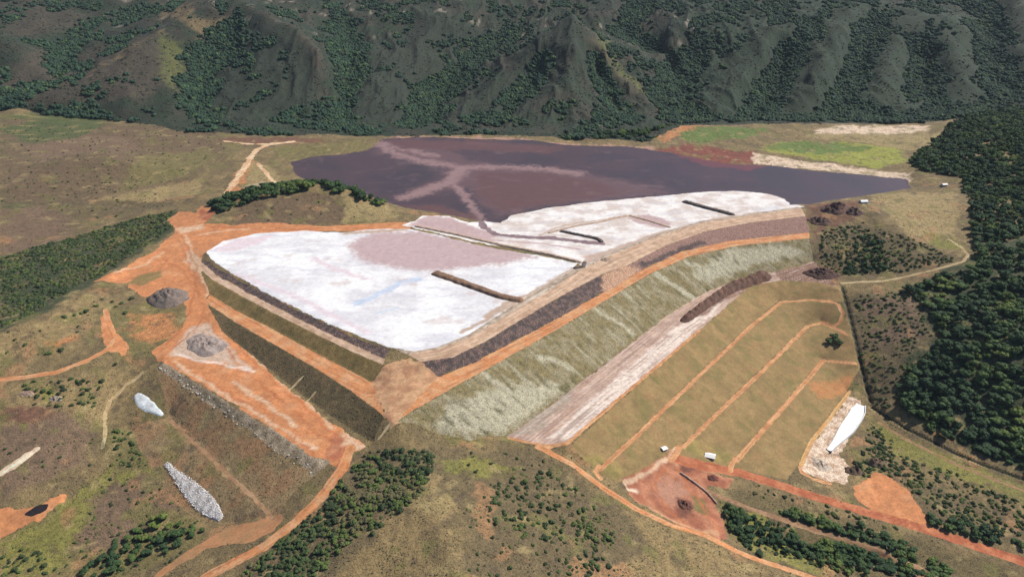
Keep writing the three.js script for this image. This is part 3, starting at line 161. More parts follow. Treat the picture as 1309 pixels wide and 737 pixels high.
["lake|plum",34,[[-331.6,-1691],[-244.1,-1709.6],[-168.2,-1671.1],[-90.7,-1547.4],[-23.8,-1520.3],[105.5,-1488.8],[223.7,-1410.1],[303.8,-1346.9],[211.7,-1321.2],[122.4,-1296.4],[50,-1272.3],[-19.9,-1230.1],[-56,-1280.3],[-81.9,-1373.4],[-140.1,-1351.2],[-188.4,-1321.2],[-211.3,-1329.7],[-146.9,-1429.1],[-136.1,-1488.8],[-223.9,-1547.4],[-299.7,-1604.3]]],
["lake|pink",26,[[-301.8,-1683.8],[-266.2,-1610.1],[-190,-1542],[-104.5,-1499.2],[-23.6,-1504.4],[73.3,-1488.8],[135.3,-1458.5]],26],
["lake|pink",22,[[-103.9,-1488.8],[-122.2,-1410.1],[-163.2,-1360],[-198.6,-1321.2]],30],
["lake|pink",14,[[-113.2,-1391.5],[-85.1,-1321.2],[-70.8,-1264.5],[-56.4,-1219]],16],
["lake|pink",16,[[-262.6,-1646.2],[-159.8,-1575.4]],16],
["lake|brown",26,[[-70.8,-1468.5],[72,-1458.5],[162.2,-1410.1],[215.1,-1346.9],[123.1,-1304.6],[50.3,-1280.3],[-20.2,-1256.7],[-65.1,-1329.7]]],
["lake|brown",24,[[-298.4,-1708.3],[-62.2,-1696.6],[115.4,-1652.4],[77.9,-1598.4],[-94.5,-1622],[-234.7,-1634.1]]],
["lake|red",8,[[351.8,-1598.2],[473.4,-1540.8],[538.6,-1509.6],[489,-1478.6],[400.1,-1509.7]]],
["palegrass|pale",10,[[-85.3,-664.2],[-69.8,-690.3],[-31.3,-720.9],[23.9,-749.9],[62.5,-763.6],[32.5,-719.2],[-3.9,-678.2],[-46.8,-661.7]]],
["palegrass|pale",4,[[113,-903.3],[144.9,-893.8],[165.9,-885.4]],7],
["palegrass|pale",5,[[217.8,-1014],[252,-999.4],[274.7,-990.4]],10],
["palegrass|pale",5,[[274.2,-1058.7],[309.7,-1045.8]],12],
["palegrass|pale",9,[[346.1,-1103.4],[455.8,-1129.6],[479.4,-1117.1],[379.8,-1079.6],[294.2,-1029.8],[270.3,-1035.2]]],
["palegrass|pale",5,[[-31.8,-742.2],[-4.1,-729.3],[14.1,-713.3]],8],
["palegrass|pale",5,[[34.6,-794.6],[73.8,-791.3]],9],
["lavender|white",7,[[39.4,-665.6],[121,-771.2],[208.8,-883.7],[315.9,-1015.8],[340.6,-1018.5],[240.4,-881.2],[138.1,-755.3],[65.2,-662.5]]],
["lavender|brownspoil",4,[[252.2,-938],[332,-1032.6],[410.5,-1073.9],[405.6,-1055.6],[322.5,-994.1],[276.4,-945.9]]],
["lavender|redbrown",5,[[411.5,-1078.2],[489.6,-1105.7],[521,-1080.7],[504.6,-1029.2],[424.8,-1057.6]]],
["lavender|grey",5,[[-12.6,-672.1],[62,-754.2],[82.3,-770.6],[60.2,-722.4],[22.2,-670.7]]],
["earth|greyheap",4,[[-427.6,-859.2],[-408.8,-870.3],[-364.4,-822.6],[-317.1,-765.4],[-356.5,-784.4],[-397.2,-790.2],[-429.9,-799.7]]],
["earth|pale2",5,[[-509.1,-1078.8],[-460.1,-1028.4],[-433.6,-985.9],[-456.4,-994.3],[-500.5,-1038.7]]],
["earth|pale2",4,[[-563.1,-1159],[-518,-1172.4],[-509.3,-1155],[-544,-1137.3]]],
["earth|red",4,[[-545.4,-1230],[-503.5,-1208.9],[-506.4,-1177.1],[-531.3,-1191]]],
["earth|pale2",6,[[-183.8,-663],[-153.6,-636.1],[-167.3,-628.1],[-188.8,-645.5]]],
["hills|ygreen",18,[[-1015.2,-2263.6],[-946,-2244.7],[-900.1,-2096.9],[-886.9,-1980.9],[-950.4,-2048.2]]],
["hills|ygreen",14,[[-687.1,-2111.3],[-616.9,-2082.5],[-573.5,-2024.6],[-637.5,-2034.4]]],
["hills|ygreen",14,[[279.7,-2675.1],[308.4,-2244.7],[388.9,-2150.6],[354.7,-2074.9],[280.4,-2188.9],[230.8,-2296.1]]],
["hills|dgreen",25,[[-1621.5,-2698.5],[-1437.6,-2700.1],[-1333.1,-2309.9],[-1141.1,-2015.8],[-1328.1,-2213.6]]],
["hills|dgreen",25,[[-545.3,-2417.8],[-416.8,-2207.8],[-400.7,-1861.6],[-474.4,-1931.1]]],
["hills|dgreen",25,[[-846.5,-1968],[-489.7,-2007.6],[-434.8,-1753.1],[-791.8,-1767.9]]],
["hills|dgreen",25,[[-228.7,-2375.8],[-139,-2526.4],[-137.2,-2050],[-187.7,-1889.2],[-245.8,-2059]]],
["hills|dgreen",30,[[572.3,-2847.9],[929.4,-2751.1],[718.7,-2341.6],[586.5,-2061],[469.9,-1900.3],[478.2,-2148.5],[553.8,-2444.8]]],
["hills|dgreen",25,[[624.3,-2224.9],[830.4,-2381.4],[665.9,-1952.8],[542.5,-1875]]],
["hills|dgreen",25,[[944.5,-2318.5],[1274.1,-2402.5],[1171.7,-2069.9],[984.7,-1855.1],[794.1,-1865]]],
["hills|grey",25,[[-1121.7,-1972.4],[-1017.1,-2237.7],[-941.4,-2051.5],[-924.9,-1923.4],[-1075.3,-1903]]],
["hills|grey",25,[[-429.6,-2450.7],[-243.7,-2590.7],[-228.7,-2375.8],[-345.7,-2176.5]]],
["hills|tan2",20,[[-1225.2,-2726.7],[-1017.2,-2509.6],[-956.2,-2390.5],[-850,-2430.3],[-847.2,-2405.9],[-935.2,-2317.2],[-1085.1,-2446.9]]],
["terrace|orange",9,[[394.5,-840.8],[466.3,-861.6],[458.1,-836.9],[407.7,-815.4]]],
["terrace|pale",6,[[68.4,-643.5],[97.7,-635.6],[109.4,-624.5],[124,-639.5],[99.2,-650]]],
["terrace|pale",6,[[193.6,-684.1],[206.9,-705.1],[254.5,-687],[251.9,-675.7]]],
["rock|redbrown2",5,[[139,-999.3],[171.2,-1023.9],[243.9,-1100.1],[319.5,-1158.3],[408.6,-1197.2],[526.2,-1227.3],[502.6,-1154.7],[349.8,-1118.7],[265,-1075.5],[193.2,-1008.4],[152.1,-959.1]]],
["rock|orange2",5,[[131.6,-982.8],[170.5,-1018.6],[188.5,-1017.3],[158.3,-964.1],[128.7,-951.1]]],
["rock|dark",4,[[195.8,-1027.5],[253.4,-1081],[311.1,-1117.6]],7],
["hills|sand",8,[[-1307.7,-2178.9],[-1298,-2180.9],[-1207.4,-2021.6],[-1229.6,-2040.6]]],
["earth|rut",2.4,[[-539,-1130.9],[-490.9,-1048.9],[-457.5,-990.6],[-419.9,-921.1],[-372.9,-848.9],[-321.7,-786.5],[-264.4,-726.8],[-211.3,-672],[-179.9,-642.5]],2.6],
["earth|rut",2.4,[[-538.1,-1115.7],[-494.5,-1038.6],[-458.8,-974.6],[-423.7,-901.3],[-376.9,-830.6],[-327.4,-768.4],[-269.9,-713.8],[-217.5,-661.4],[-181.3,-632.2]],2.2],
["earth|rut",2.4,[[-528.5,-1049.5],[-531.6,-1012.9],[-555.2,-987.1],[-585.9,-958.8]],2.4],
["earth|rut",2.4,[[-539.8,-1048.3],[-490.5,-1012.6],[-451.6,-948.5],[-439.7,-892.1],[-438.1,-846.3],[-441.7,-804.3]],2.6],
["earth|rut",2.4,[[-420.5,-892.1],[-416.2,-855.9],[-428.2,-820.4],[-436.4,-790.9]],2.2],
["earth|rut",2.4,[[-423.4,-783.1],[-367.6,-747.7],[-308.8,-708.4],[-256.8,-664.7],[-209,-623.6]],2.4],
["earth|rut",2.4,[[-280.2,-718.2],[-286.4,-708.4],[-285,-697.3],[-274,-686.6],[-255.1,-681.1],[-236.2,-686.2]],2.2],
["earth|rut",2.4,[[-274.6,-721],[-278.8,-706.9],[-274,-695.9],[-260.6,-689]],1.8],
["earth|rut",2.4,[[-500.9,-1160.8],[-420,-1151.4],[-330.2,-1154.8],[-227.5,-1161.7]],3],
["earth|rut",2.4,[[-546.2,-1163],[-513.4,-1166.5],[-461.8,-1160.6]],2.4],
["earth|pale2",4,[[-532.6,-1130.8],[-483.4,-1042],[-444.8,-971.2],[-405.9,-905.9],[-359.5,-839.2],[-308.1,-782.6],[-250,-723.4],[-197.2,-666.2]],4],
["earth|pale2",4,[[-541.6,-1068],[-551.9,-1034.5],[-580.4,-994.8]],4],
["earth|pale2",4,[[-508,-1130.1],[-487.9,-1142.1],[-434,-1154.8]],4],
["earth|pale2",4,[[-416.7,-783.3],[-341.5,-725.5],[-273.2,-677.5],[-210.3,-629.4]],4],
["earth|pale2",4,[[-328,-740.4],[-280.7,-704.1],[-235.4,-664.8]],5],
["earth|olive",4,[[-556.2,-964.3],[-552.9,-994.9],[-524.7,-1010.3],[-515,-995.2],[-529.1,-966.2]]],
["earth|red",7,[[-194.6,-653.6],[-181,-648.4],[-176.8,-625.8],[-186.3,-612],[-196.9,-624.3]]],
["orange",12,[[-517.4,-889],[-454.2,-888.5],[-435.1,-846.4],[-453.2,-820.5],[-487.6,-831.8]]],
["orange",8,[[-586,-811.1],[-564.6,-837.2],[-554.5,-826.5],[-572.3,-803.1]]],
["brown",30,[[-1238.2,-1805.9],[-700.1,-1771.7],[-610.6,-1560.9],[-639.7,-1417.2],[-785.7,-1333.1],[-944.5,-1304.2]]],
["purple",20,[[-1124.4,-1671.5],[-913.3,-1710],[-816.2,-1610.8],[-947.8,-1478.4]]],
["green",16,[[-1190.8,-1724.4],[-1147.4,-1842.4],[-988.5,-1790.5],[-991,-1685.8],[-1059.6,-1618.5]]],
["olive",18,[[-782.4,-1536.6],[-680.6,-1615.6],[-627.1,-1560.3],[-647.8,-1438.7],[-756.3,-1366.3]]],
["red|sand",3,[[107.9,-618.6],[117.6,-615.3],[132.9,-615.2]],5],
["red|pale2",4,[[121.9,-621.9],[145.6,-638.5],[171.6,-662.7],[192.4,-687.6]],5],
["red|orange2",4,[[186.9,-667.2],[208.8,-667.7],[230.6,-663.4],[247.1,-656.8]],6],
["red|pink2",10,[[153.5,-632.3],[186,-642.7],[193.2,-625.5],[170.3,-604.8],[154.4,-611.2]]],
["red|dark2",5,[[173.8,-614.8],[189.2,-614.3],[192,-594.7],[176.2,-591.3]]],
["red|dark2",5,[[189.2,-669.8],[201,-674.8],[203.7,-660.3],[191,-650.4]]],
["red|olive",4,[[194.6,-623.7],[207.4,-618.5],[209.9,-598.7],[195,-600.4]]],
["red|orange2",4,[[143.1,-593.1],[166.4,-583.5],[193.8,-576],[210.4,-576]],5],
["red|rut",2.4,[[169.8,-651.5],[152.6,-626.7],[161.4,-602.7],[183.4,-585.1]],2.5],
["red|rut",2.4,[[187.6,-661.4],[193.4,-635.6],[205.1,-607.9],[215.6,-579.9]],2.5],
["olive",12,[[-462.1,-677],[-428,-701.3],[-395.9,-676.8],[-393.4,-635.5],[-419.6,-616.5]]],
["green2",6,[[-380.7,-624.7],[-419.6,-616.5],[-428.3,-637],[-391.2,-640.6]]],
["green2",4,[[-555.3,-730.9],[-535.7,-737.6],[-527.4,-720],[-543.7,-716.7]]],
["green2",4,[[-560,-690.4],[-547.7,-690.6],[-541.3,-674.3],[-549.9,-674.2]]],
["green2",10,[[-76.7,-612.8],[-28.6,-628],[4.5,-614.7],[-43.3,-592.2]]],
["redbrown",10,[[-588.8,-707.7],[-537.7,-713.5],[-521.1,-697.2],[-573.8,-679.7]]],
["earth|white",3,[[-417.3,-799.9],[-391.2,-787.1],[-360.8,-782.7],[-333.2,-771.5],[-314.2,-762.2]],4],
["tan",8,[[-549.2,-1535.4],[-502.1,-1502.8],[-397.3,-1285],[-500,-1322.2],[-523.5,-1432]]],
["orange",5,[[-534.4,-1327.7],[-552.8,-1436.3],[-564.1,-1562.2],[-544.4,-1530.4],[-521.6,-1397.2],[-510.6,-1330.9]]],
["sand",4,[[-506.4,-1377.8],[-486.8,-1397.8],[-452.1,-1334.8],[-468.6,-1283.8]]],
["redbrown",6,[[-676.5,-1702.9],[-425.1,-1709.1],[-417.5,-1673.6],[-537.4,-1657.3],[-643.8,-1659.5]]],
["lake|brown",14,[[-197.6,-1280.3],[-133.9,-1280.3],[-61,-1230.1],[-59.4,-1193.8],[-129.6,-1231.9]]],
["green2",10,[[-506.5,-545.5],[-472.6,-554.6],[-452.9,-580.1],[-436.5,-597.9],[-431.2,-551.6],[-439.6,-508.7],[-487.3,-512.3]]],
["green2",6,[[-421.8,-631.6],[-383.1,-642.5],[-369.4,-621.7],[-411,-616.1]]],
["green2",5,[[232.2,-613.3],[262.3,-614],[274.2,-594.2],[249.5,-579.5],[231.5,-591.2]]],
["green2",6,[[281,-573.3],[339.2,-552.8],[316.4,-537],[257.1,-551.5]]],
["grass",6,[[403.9,-695.9],[439.8,-671.4],[463.2,-645.3],[428.3,-645.8],[399.2,-662.1]]],
["hills|dgreen",40,[[408.4,-1892.4],[558.5,-2223.3],[660.8,-2500.1],[778,-2786.9],[1686.4,-2635.1],[1302.2,-1908.2],[1127.1,-1869.5],[787.7,-1848.9]]],
["hills|teal",25,[[-189.9,-1913],[-73.8,-2072.9],[82.8,-2337.8],[218.8,-2837.8],[192.8,-2245.2],[96.8,-2068.6],[10.8,-1864.6]]],
["hills|teal",35,[[-474.4,-1931.1],[-509.8,-2481.5],[-250.2,-2683.5],[-39.2,-2716.7],[-180.3,-2364.8],[-213.1,-1941.2]]],
["hills|grey2",30,[[-1344.3,-2007.2],[-1354.6,-2268.2],[-1023.1,-2256],[-918.1,-1986.8],[-1085.7,-1878],[-1282.8,-1879.8]]],
["hills|grey2",30,[[-1725.2,-2695.6],[-1569.6,-2700],[-1352,-2563.9],[-1428.1,-2329.2],[-1515.2,-2325.4]]],
["hills|teal",30,[[-861,-2060.7],[-836.2,-2369.4],[-764.7,-2388.5],[-564.6,-2208.2],[-528,-1999.2],[-608.5,-1777.2],[-783.3,-1795.3]]],
["hills|grey2",16,[[223.2,-2820.1],[242.5,-2298.6],[320.3,-2151.2],[405.5,-1989.1]],22],
["hills|grey2",16,[[-770.2,-2414.3],[-637.1,-2336.6],[-551.6,-2198.6],[-537.9,-2111.7]],22],
["hills|tan2",14,[[-1193.4,-1950.9],[-1124.4,-2025.5],[-1075.4,-2162.7],[-1014.6,-2295]],14],
["hills|rockw",10,[[577.1,-2582.3],[587,-2498.2]],18],
["hills|rockw",10,[[1454.7,-2390.7],[1438.4,-2327.8]],16],
["hills|rockw",10,[[1346.8,-2660],[1455.5,-2723.7]],18],
["hills|rockw",10,[[-578.7,-2740.6],[-548.4,-2754.9]],18],
["earth|red",5,[[-174.3,-634.8],[-174.8,-614.9],[-182,-602.3]],9],
["purple",10,[[-397.8,-635.7],[-370.1,-619.1],[-340.6,-583.8],[-373.8,-585.5],[-427.9,-578.8],[-445,-598.3]]]];
const VEG=[
["forest",170,[[700.5,-1018.7],[826.9,-1120],[1048.8,-1132.1],[1297,-1471.3],[878.5,-1407.3],[828.3,-1297.2],[763.4,-1161.8],[726.4,-1079.4]]],
["forest",170,[[832.7,-1531.4],[958.7,-1667.4],[1051.9,-1783],[1183.5,-1900.6],[1326.2,-1947],[1571.9,-1835],[1219.4,-1366.5],[879.1,-1380.1],[830.2,-1429.1],[812.2,-1471.8]]],
["forest",165,[[695.8,-1020.5],[850.9,-1116.6],[1041.5,-1105.1],[707.6,-620.1],[602.3,-690.5],[565.9,-723.7],[528.9,-745],[506.7,-796.4],[527,-839],[581.9,-877.9],[598.6,-940.1],[590.9,-998],[648,-1025]]],
["forest",190,[[-551.1,-1226.3],[-503.2,-1290.5],[-456.7,-1348.9],[-390.1,-1405.4],[-324.2,-1382.4],[-258.1,-1271.9],[-207,-1250],[-240.2,-1243.8],[-299.2,-1269.2],[-356.8,-1279.6],[-427.7,-1255.1],[-480.4,-1222.2],[-521.3,-1189.5]]],
["bush",420,[[-832.4,-1110.1],[-779.9,-1155.8],[-713.7,-1212.4],[-644.1,-1244.9],[-598.2,-1254.8],[-564.7,-1182.6],[-578.5,-1097.2],[-595.9,-1003],[-617.8,-954.7],[-630.4,-896.7],[-659.7,-838.6]]],
["bush",560,[[-251.5,-488.2],[-223.1,-516.4],[-197.8,-552.9],[-171.9,-599.4],[-151.8,-624.7],[-90.4,-628.7],[-76.7,-612.8],[-94.6,-556.2],[-127.8,-522.8],[-154.8,-508.7],[-177.8,-480.7]]],
["bush",55,[[-90.4,-628.7],[30.3,-651.2],[54.4,-623.3],[19.9,-572.4],[-41.7,-560.7],[-74.6,-588.9]]],
["bush",210,[[-11.7,-600.1],[37.6,-620.3],[84.5,-586.2],[104.8,-551.9],[86.6,-528.8],[33.7,-524.8],[4,-519.2],[-25.9,-542.7]]],
["bush",120,[[-49.3,-559.2],[-11.5,-588.6],[18.8,-522],[94.5,-530.7],[111.7,-544.4],[105.8,-500.4],[-43.8,-467.2],[-39.2,-510.2]]],
["bush",260,[[62.5,-561.2],[103.6,-542.3],[94,-526],[64.2,-532.5]]],
["bush",200,[[48.8,-528.7],[86.6,-528.8],[90.6,-496.7],[46.3,-486.1]]],
["tree",420,[[229.9,-622.2],[248.6,-610.1],[235.8,-575.9],[265.9,-553.2],[243.1,-558.7],[226.1,-585.9]]],
["bush",260,[[236.6,-613.7],[288.3,-599.5],[340.2,-577.1],[336.8,-547.1],[274.6,-554.9],[240.4,-577.2]]],
["tree",420,[[294.2,-619.6],[358.6,-605.5],[412.9,-591.2],[462.2,-552.6],[391.7,-544],[344.1,-564.4],[317.4,-584.1],[334.3,-584.8],[288.8,-601.3]]],
["tree",300,[[317.4,-584.1],[365.2,-577.9],[358.8,-542],[313.4,-549.5]]],
["tree",380,[[460.3,-629.4],[494.2,-619],[549.2,-595.3],[541.9,-581.7],[485.4,-600.2],[456.8,-612.1]]],
["bush",300,[[449.6,-737.7],[494.4,-710.1],[578.9,-647.5],[549.2,-595.3],[473.2,-629.2],[457.6,-671]]],
["bush",190,[[514.1,-1003.6],[590.9,-998],[583.5,-893.3],[527,-839],[502.3,-797.4],[478.2,-794.9],[481.6,-860.3]]],
["tree",130,[[517.7,-840.8],[581.9,-877.9],[594.1,-835.5],[538,-766.9],[502.3,-797.4]]],
["bush",330,[[520.7,-1170.2],[596.9,-1183.5],[661.9,-1109.6],[691.5,-1056.9],[614,-1051.3],[502,-1069.3],[498.6,-1117.4]]],
["tree",160,[[579.3,-1152.7],[602.7,-1147.7],[604.3,-1056.3],[525.7,-1067.1]]],
["bush",30,[[-652.1,-826.6],[-579,-941],[-522.5,-888.7],[-535.2,-849],[-571.6,-782.5],[-621,-767.8]]],
["bush",200,[[-589.1,-743],[-494.4,-756.4],[-486.3,-715.6],[-552.3,-706.9]]],
["bush",150,[[-446.1,-658.3],[-388.5,-645.1],[-304.8,-551.7],[-312.9,-512.9],[-439.6,-508.7],[-431.8,-569.8]]],
["tree",170,[[-391.8,-551],[-361.7,-575.5],[-304.8,-551.7],[-321.1,-533.2],[-355,-520.5],[-382.3,-511.2],[-418.1,-509.6]]],
["bush",180,[[-506.5,-545.5],[-458.7,-543.9],[-439.6,-508.7],[-487.3,-512.3]]],
["bush",45,[[-1238.2,-1805.9],[-700.1,-1771.7],[-610.6,-1560.9],[-687.4,-1381.9],[-948,-1310.4]]],
["bush",60,[[-912.2,-1408.9],[-703,-1420.2],[-605.5,-1290.3],[-751.3,-1258.8],[-848.6,-1284.9]]],
["bush",35,[[-481.2,-1224.8],[-353.7,-1264.9],[-239,-1235.7],[-282.6,-1176.9],[-450.1,-1165.4]]],
["forest",120,[[189.3,-1688.4],[322.9,-1737.9],[418.9,-1848.4],[331.6,-1790.6],[214.2,-1753.2]]],
["bush",420,[[404.9,-710],[466.2,-753.4],[460.3,-696.9],[439.8,-671.4],[412.8,-683.2]]],
["bush",260,[[449.2,-786.2],[474.8,-774.1],[475.9,-731.6],[439.3,-736.8]]],
["bush",260,[[-460.7,-694.2],[-402.8,-683.1],[-383.8,-644.5],[-428.3,-637]]],
["bush",90,[[-565.1,-663.5],[-469.9,-675.6],[-454.4,-637.9],[-527.3,-589.9]]],
["bush",50,[[-426.8,-751.5],[-205.5,-605.9],[-237.1,-566.5],[-400.2,-712.1]]],
["tree",260,[[240.5,-612.2],[286.8,-594.1],[330.5,-572.6],[309.4,-560.2],[263.4,-570.5],[235.8,-575.9]]],
["bush",160,[[269,-654.6],[351.1,-631.9],[423,-614.1],[416.8,-600.6],[343.9,-612.4],[263.5,-634.6]]]];
const FOOT=[[-1717.7,-1709.7],[-1423.6,-1801.1],[-1281.6,-1875.5],[-1157.4,-1860.1],[-1036.3,-1849],[-925,-1815.5],[-787.3,-1755.3],[-593.6,-1728],[-412.4,-1735.2],[-319,-1725.4],[-174,-1738.8],[-26.7,-1738.8],[82.9,-1718.7],[190.3,-1699],[314.5,-1686.1],[411.1,-1812.2],[585.7,-1823.2],[761,-1830.6],[967.1,-1819.3],[1141.2,-1860.5],[1281.6,-1875.5]];

// ---------------------------------------------------------------- helpers
let seedState = 12345;
function rnd() { seedState = (seedState + 0x6D2B79F5) | 0; let t = Math.imul(seedState ^ (seedState >>> 15), 1 | seedState); t = (t + Math.imul(t ^ (t >>> 7), 61 | t)) ^ t; return ((t ^ (t >>> 14)) >>> 0) / 4294967296; }
const rr = (a, b) => a + (b - a) * rnd();
const clamp = (v, a, b) => v < a ? a : v > b ? b : v;
const sstep = (a, b, v) => { const t = clamp((v - a) / (b - a), 0, 1); return t * t * (3 - 2 * t); };
const lerp = (a, b, t) => a + (b - a) * t;
const PERM = new Uint8Array(512);
{ const p = [...Array(256).keys()]; for (let i = 255; i > 0; i--) { const j = Math.floor(rnd() * (i + 1)); [p[i], p[j]] = [p[j], p[i]]; } for (let i = 0; i < 512; i++) PERM[i] = p[i & 255]; }
const GX = new Float32Array(256), GZ = new Float32Array(256);
for (let i = 0; i < 256; i++) { const a = rnd() * 6.28318; GX[i] = Math.cos(a); GZ[i] = Math.sin(a); }
function noise(x, z, per = 0) {   // gradient noise, about -1..1; per wraps it for tiling
  const xf = Math.floor(x), zf = Math.floor(z), fx = x - xf, fz = z - zf;
  let i0 = xf, i1 = xf + 1, j0 = zf, j1 = zf + 1;
  if (per) { i0 = ((i0 % per) + per) % per; i1 = ((i1 % per) + per) % per; j0 = ((j0 % per) + per) % per; j1 = ((j1 % per) + per) % per; }
  i0 &= 255; i1 &= 255; j0 &= 255; j1 &= 255;
  const a = PERM[PERM[i0] + j0], b = PERM[PERM[i1] + j0], c = PERM[PERM[i0] + j1], d = PERM[PERM[i1] + j1];
  const u = fx * fx * fx * (fx * (fx * 6 - 15) + 10), v = fz * fz * fz * (fz * (fz * 6 - 15) + 10);
  const n00 = GX[a] * fx + GZ[a] * fz, n10 = GX[b] * (fx - 1) + GZ[b] * fz, n01 = GX[c] * fx + GZ[c] * (fz - 1), n11 = GX[d] * (fx - 1) + GZ[d] * (fz - 1);
  return 1.5 * ((n00 + (n10 - n00) * u) * (1 - v) + (n01 + (n11 - n01) * u) * v);
}
function fbm(x, z, oct = 4) { let s = 0, a = 0.5, f = 1; for (let i = 0; i < oct; i++) { s += a * noise(x * f + i * 17.3, z * f - i * 9.1); a *= 0.5; f *= 2.03; } return s; }
function ridged(x, z, oct = 4) { let s = 0, a = 0.5, f = 1, w = 1; for (let i = 0; i < oct; i++) { let n = 1 - Math.abs(noise(x * f + i * 31.7, z * f + i * 5.9)) * 1.6; n = n < 0 ? 0 : n * n; s += a * n * w; w = clamp(n * 1.5, 0, 1); a *= 0.5; f *= 2.07; } return s; }
function polyInfo(pts) { let x0 = 1e9, x1 = -1e9, z0 = 1e9, z1 = -1e9; for (const [x, z] of pts) { x0 = Math.min(x0, x); x1 = Math.max(x1, x); z0 = Math.min(z0, z); z1 = Math.max(z1, z); } return { pts, x0, x1, z0, z1 }; }
function distTo(pts, x, z, closed) {
  let best = 1e18; const n = pts.length;
  for (let i = closed ? 0 : 1, j = closed ? n - 1 : 0; i < n; j = i++) {
    const ax = pts[j][0], az = pts[j][1], dx = pts[i][0] - ax, dz = pts[i][1] - az;
    const t = clamp(((x - ax) * dx + (z - az) * dz) / (dx * dx + dz * dz + 1e-9), 0, 1);
    const ex = x - ax - dx * t, ez = z - az - dz * t, d = ex * ex + ez * ez; if (d < best) best = d;
  }
  return Math.sqrt(best);
}
function insidePoly(pts, x, z) {
  let r = false; const n = pts.length;
  for (let i = 0, j = n - 1; i < n; j = i++) { const zi = pts[i][1], zj = pts[j][1]; if ((zi > z) !== (zj > z) && x < (pts[j][0] - pts[i][0]) * (z - zi) / (zj - zi) + pts[i][0]) r = !r; }
  return r;
}
const signed = (pts, x, z) => (insidePoly(pts, x, z) ? -1 : 1) * distTo(pts, x, z, true);

// ---------------------------------------------------------------- terrain: a membrane stretched over the surveyed breaklines
function axis(a, b, h, lo, hi, g, hm) {
  const m = []; for (let i = 0; a + i * h <= b + 1e-6; i++) m.push(a + i * h);
  let s = h, x = b; while (x < hi) { s = Math.min(s * g, hm); x += s; m.push(x); }
  s = h; x = a; while (x > lo) { s = Math.min(s * g, hm); x -= s; m.unshift(x); }
  return Float64Array.from(m);
}
const XS = axis(-540, 620, 2.25, -2700, 2700, 1.022, 24), TS = axis(430, 1330, 2.0, 300, 4500, 1.013, 26);
const NX = XS.length, NT = TS.length, NV = NX * NT;
function lower(ar, v) { let a = 0, b = ar.length; while (a < b) { const m = (a + b) >> 1; if (ar[m] < v) a = m + 1; else b = m; } return a; }
function near(ar, v) { const i = lower(ar, v); if (i < 1) return 0; if (i >= ar.length) return ar.length - 1; return v - ar[i - 1] < ar[i] - v ? i - 1 : i; }
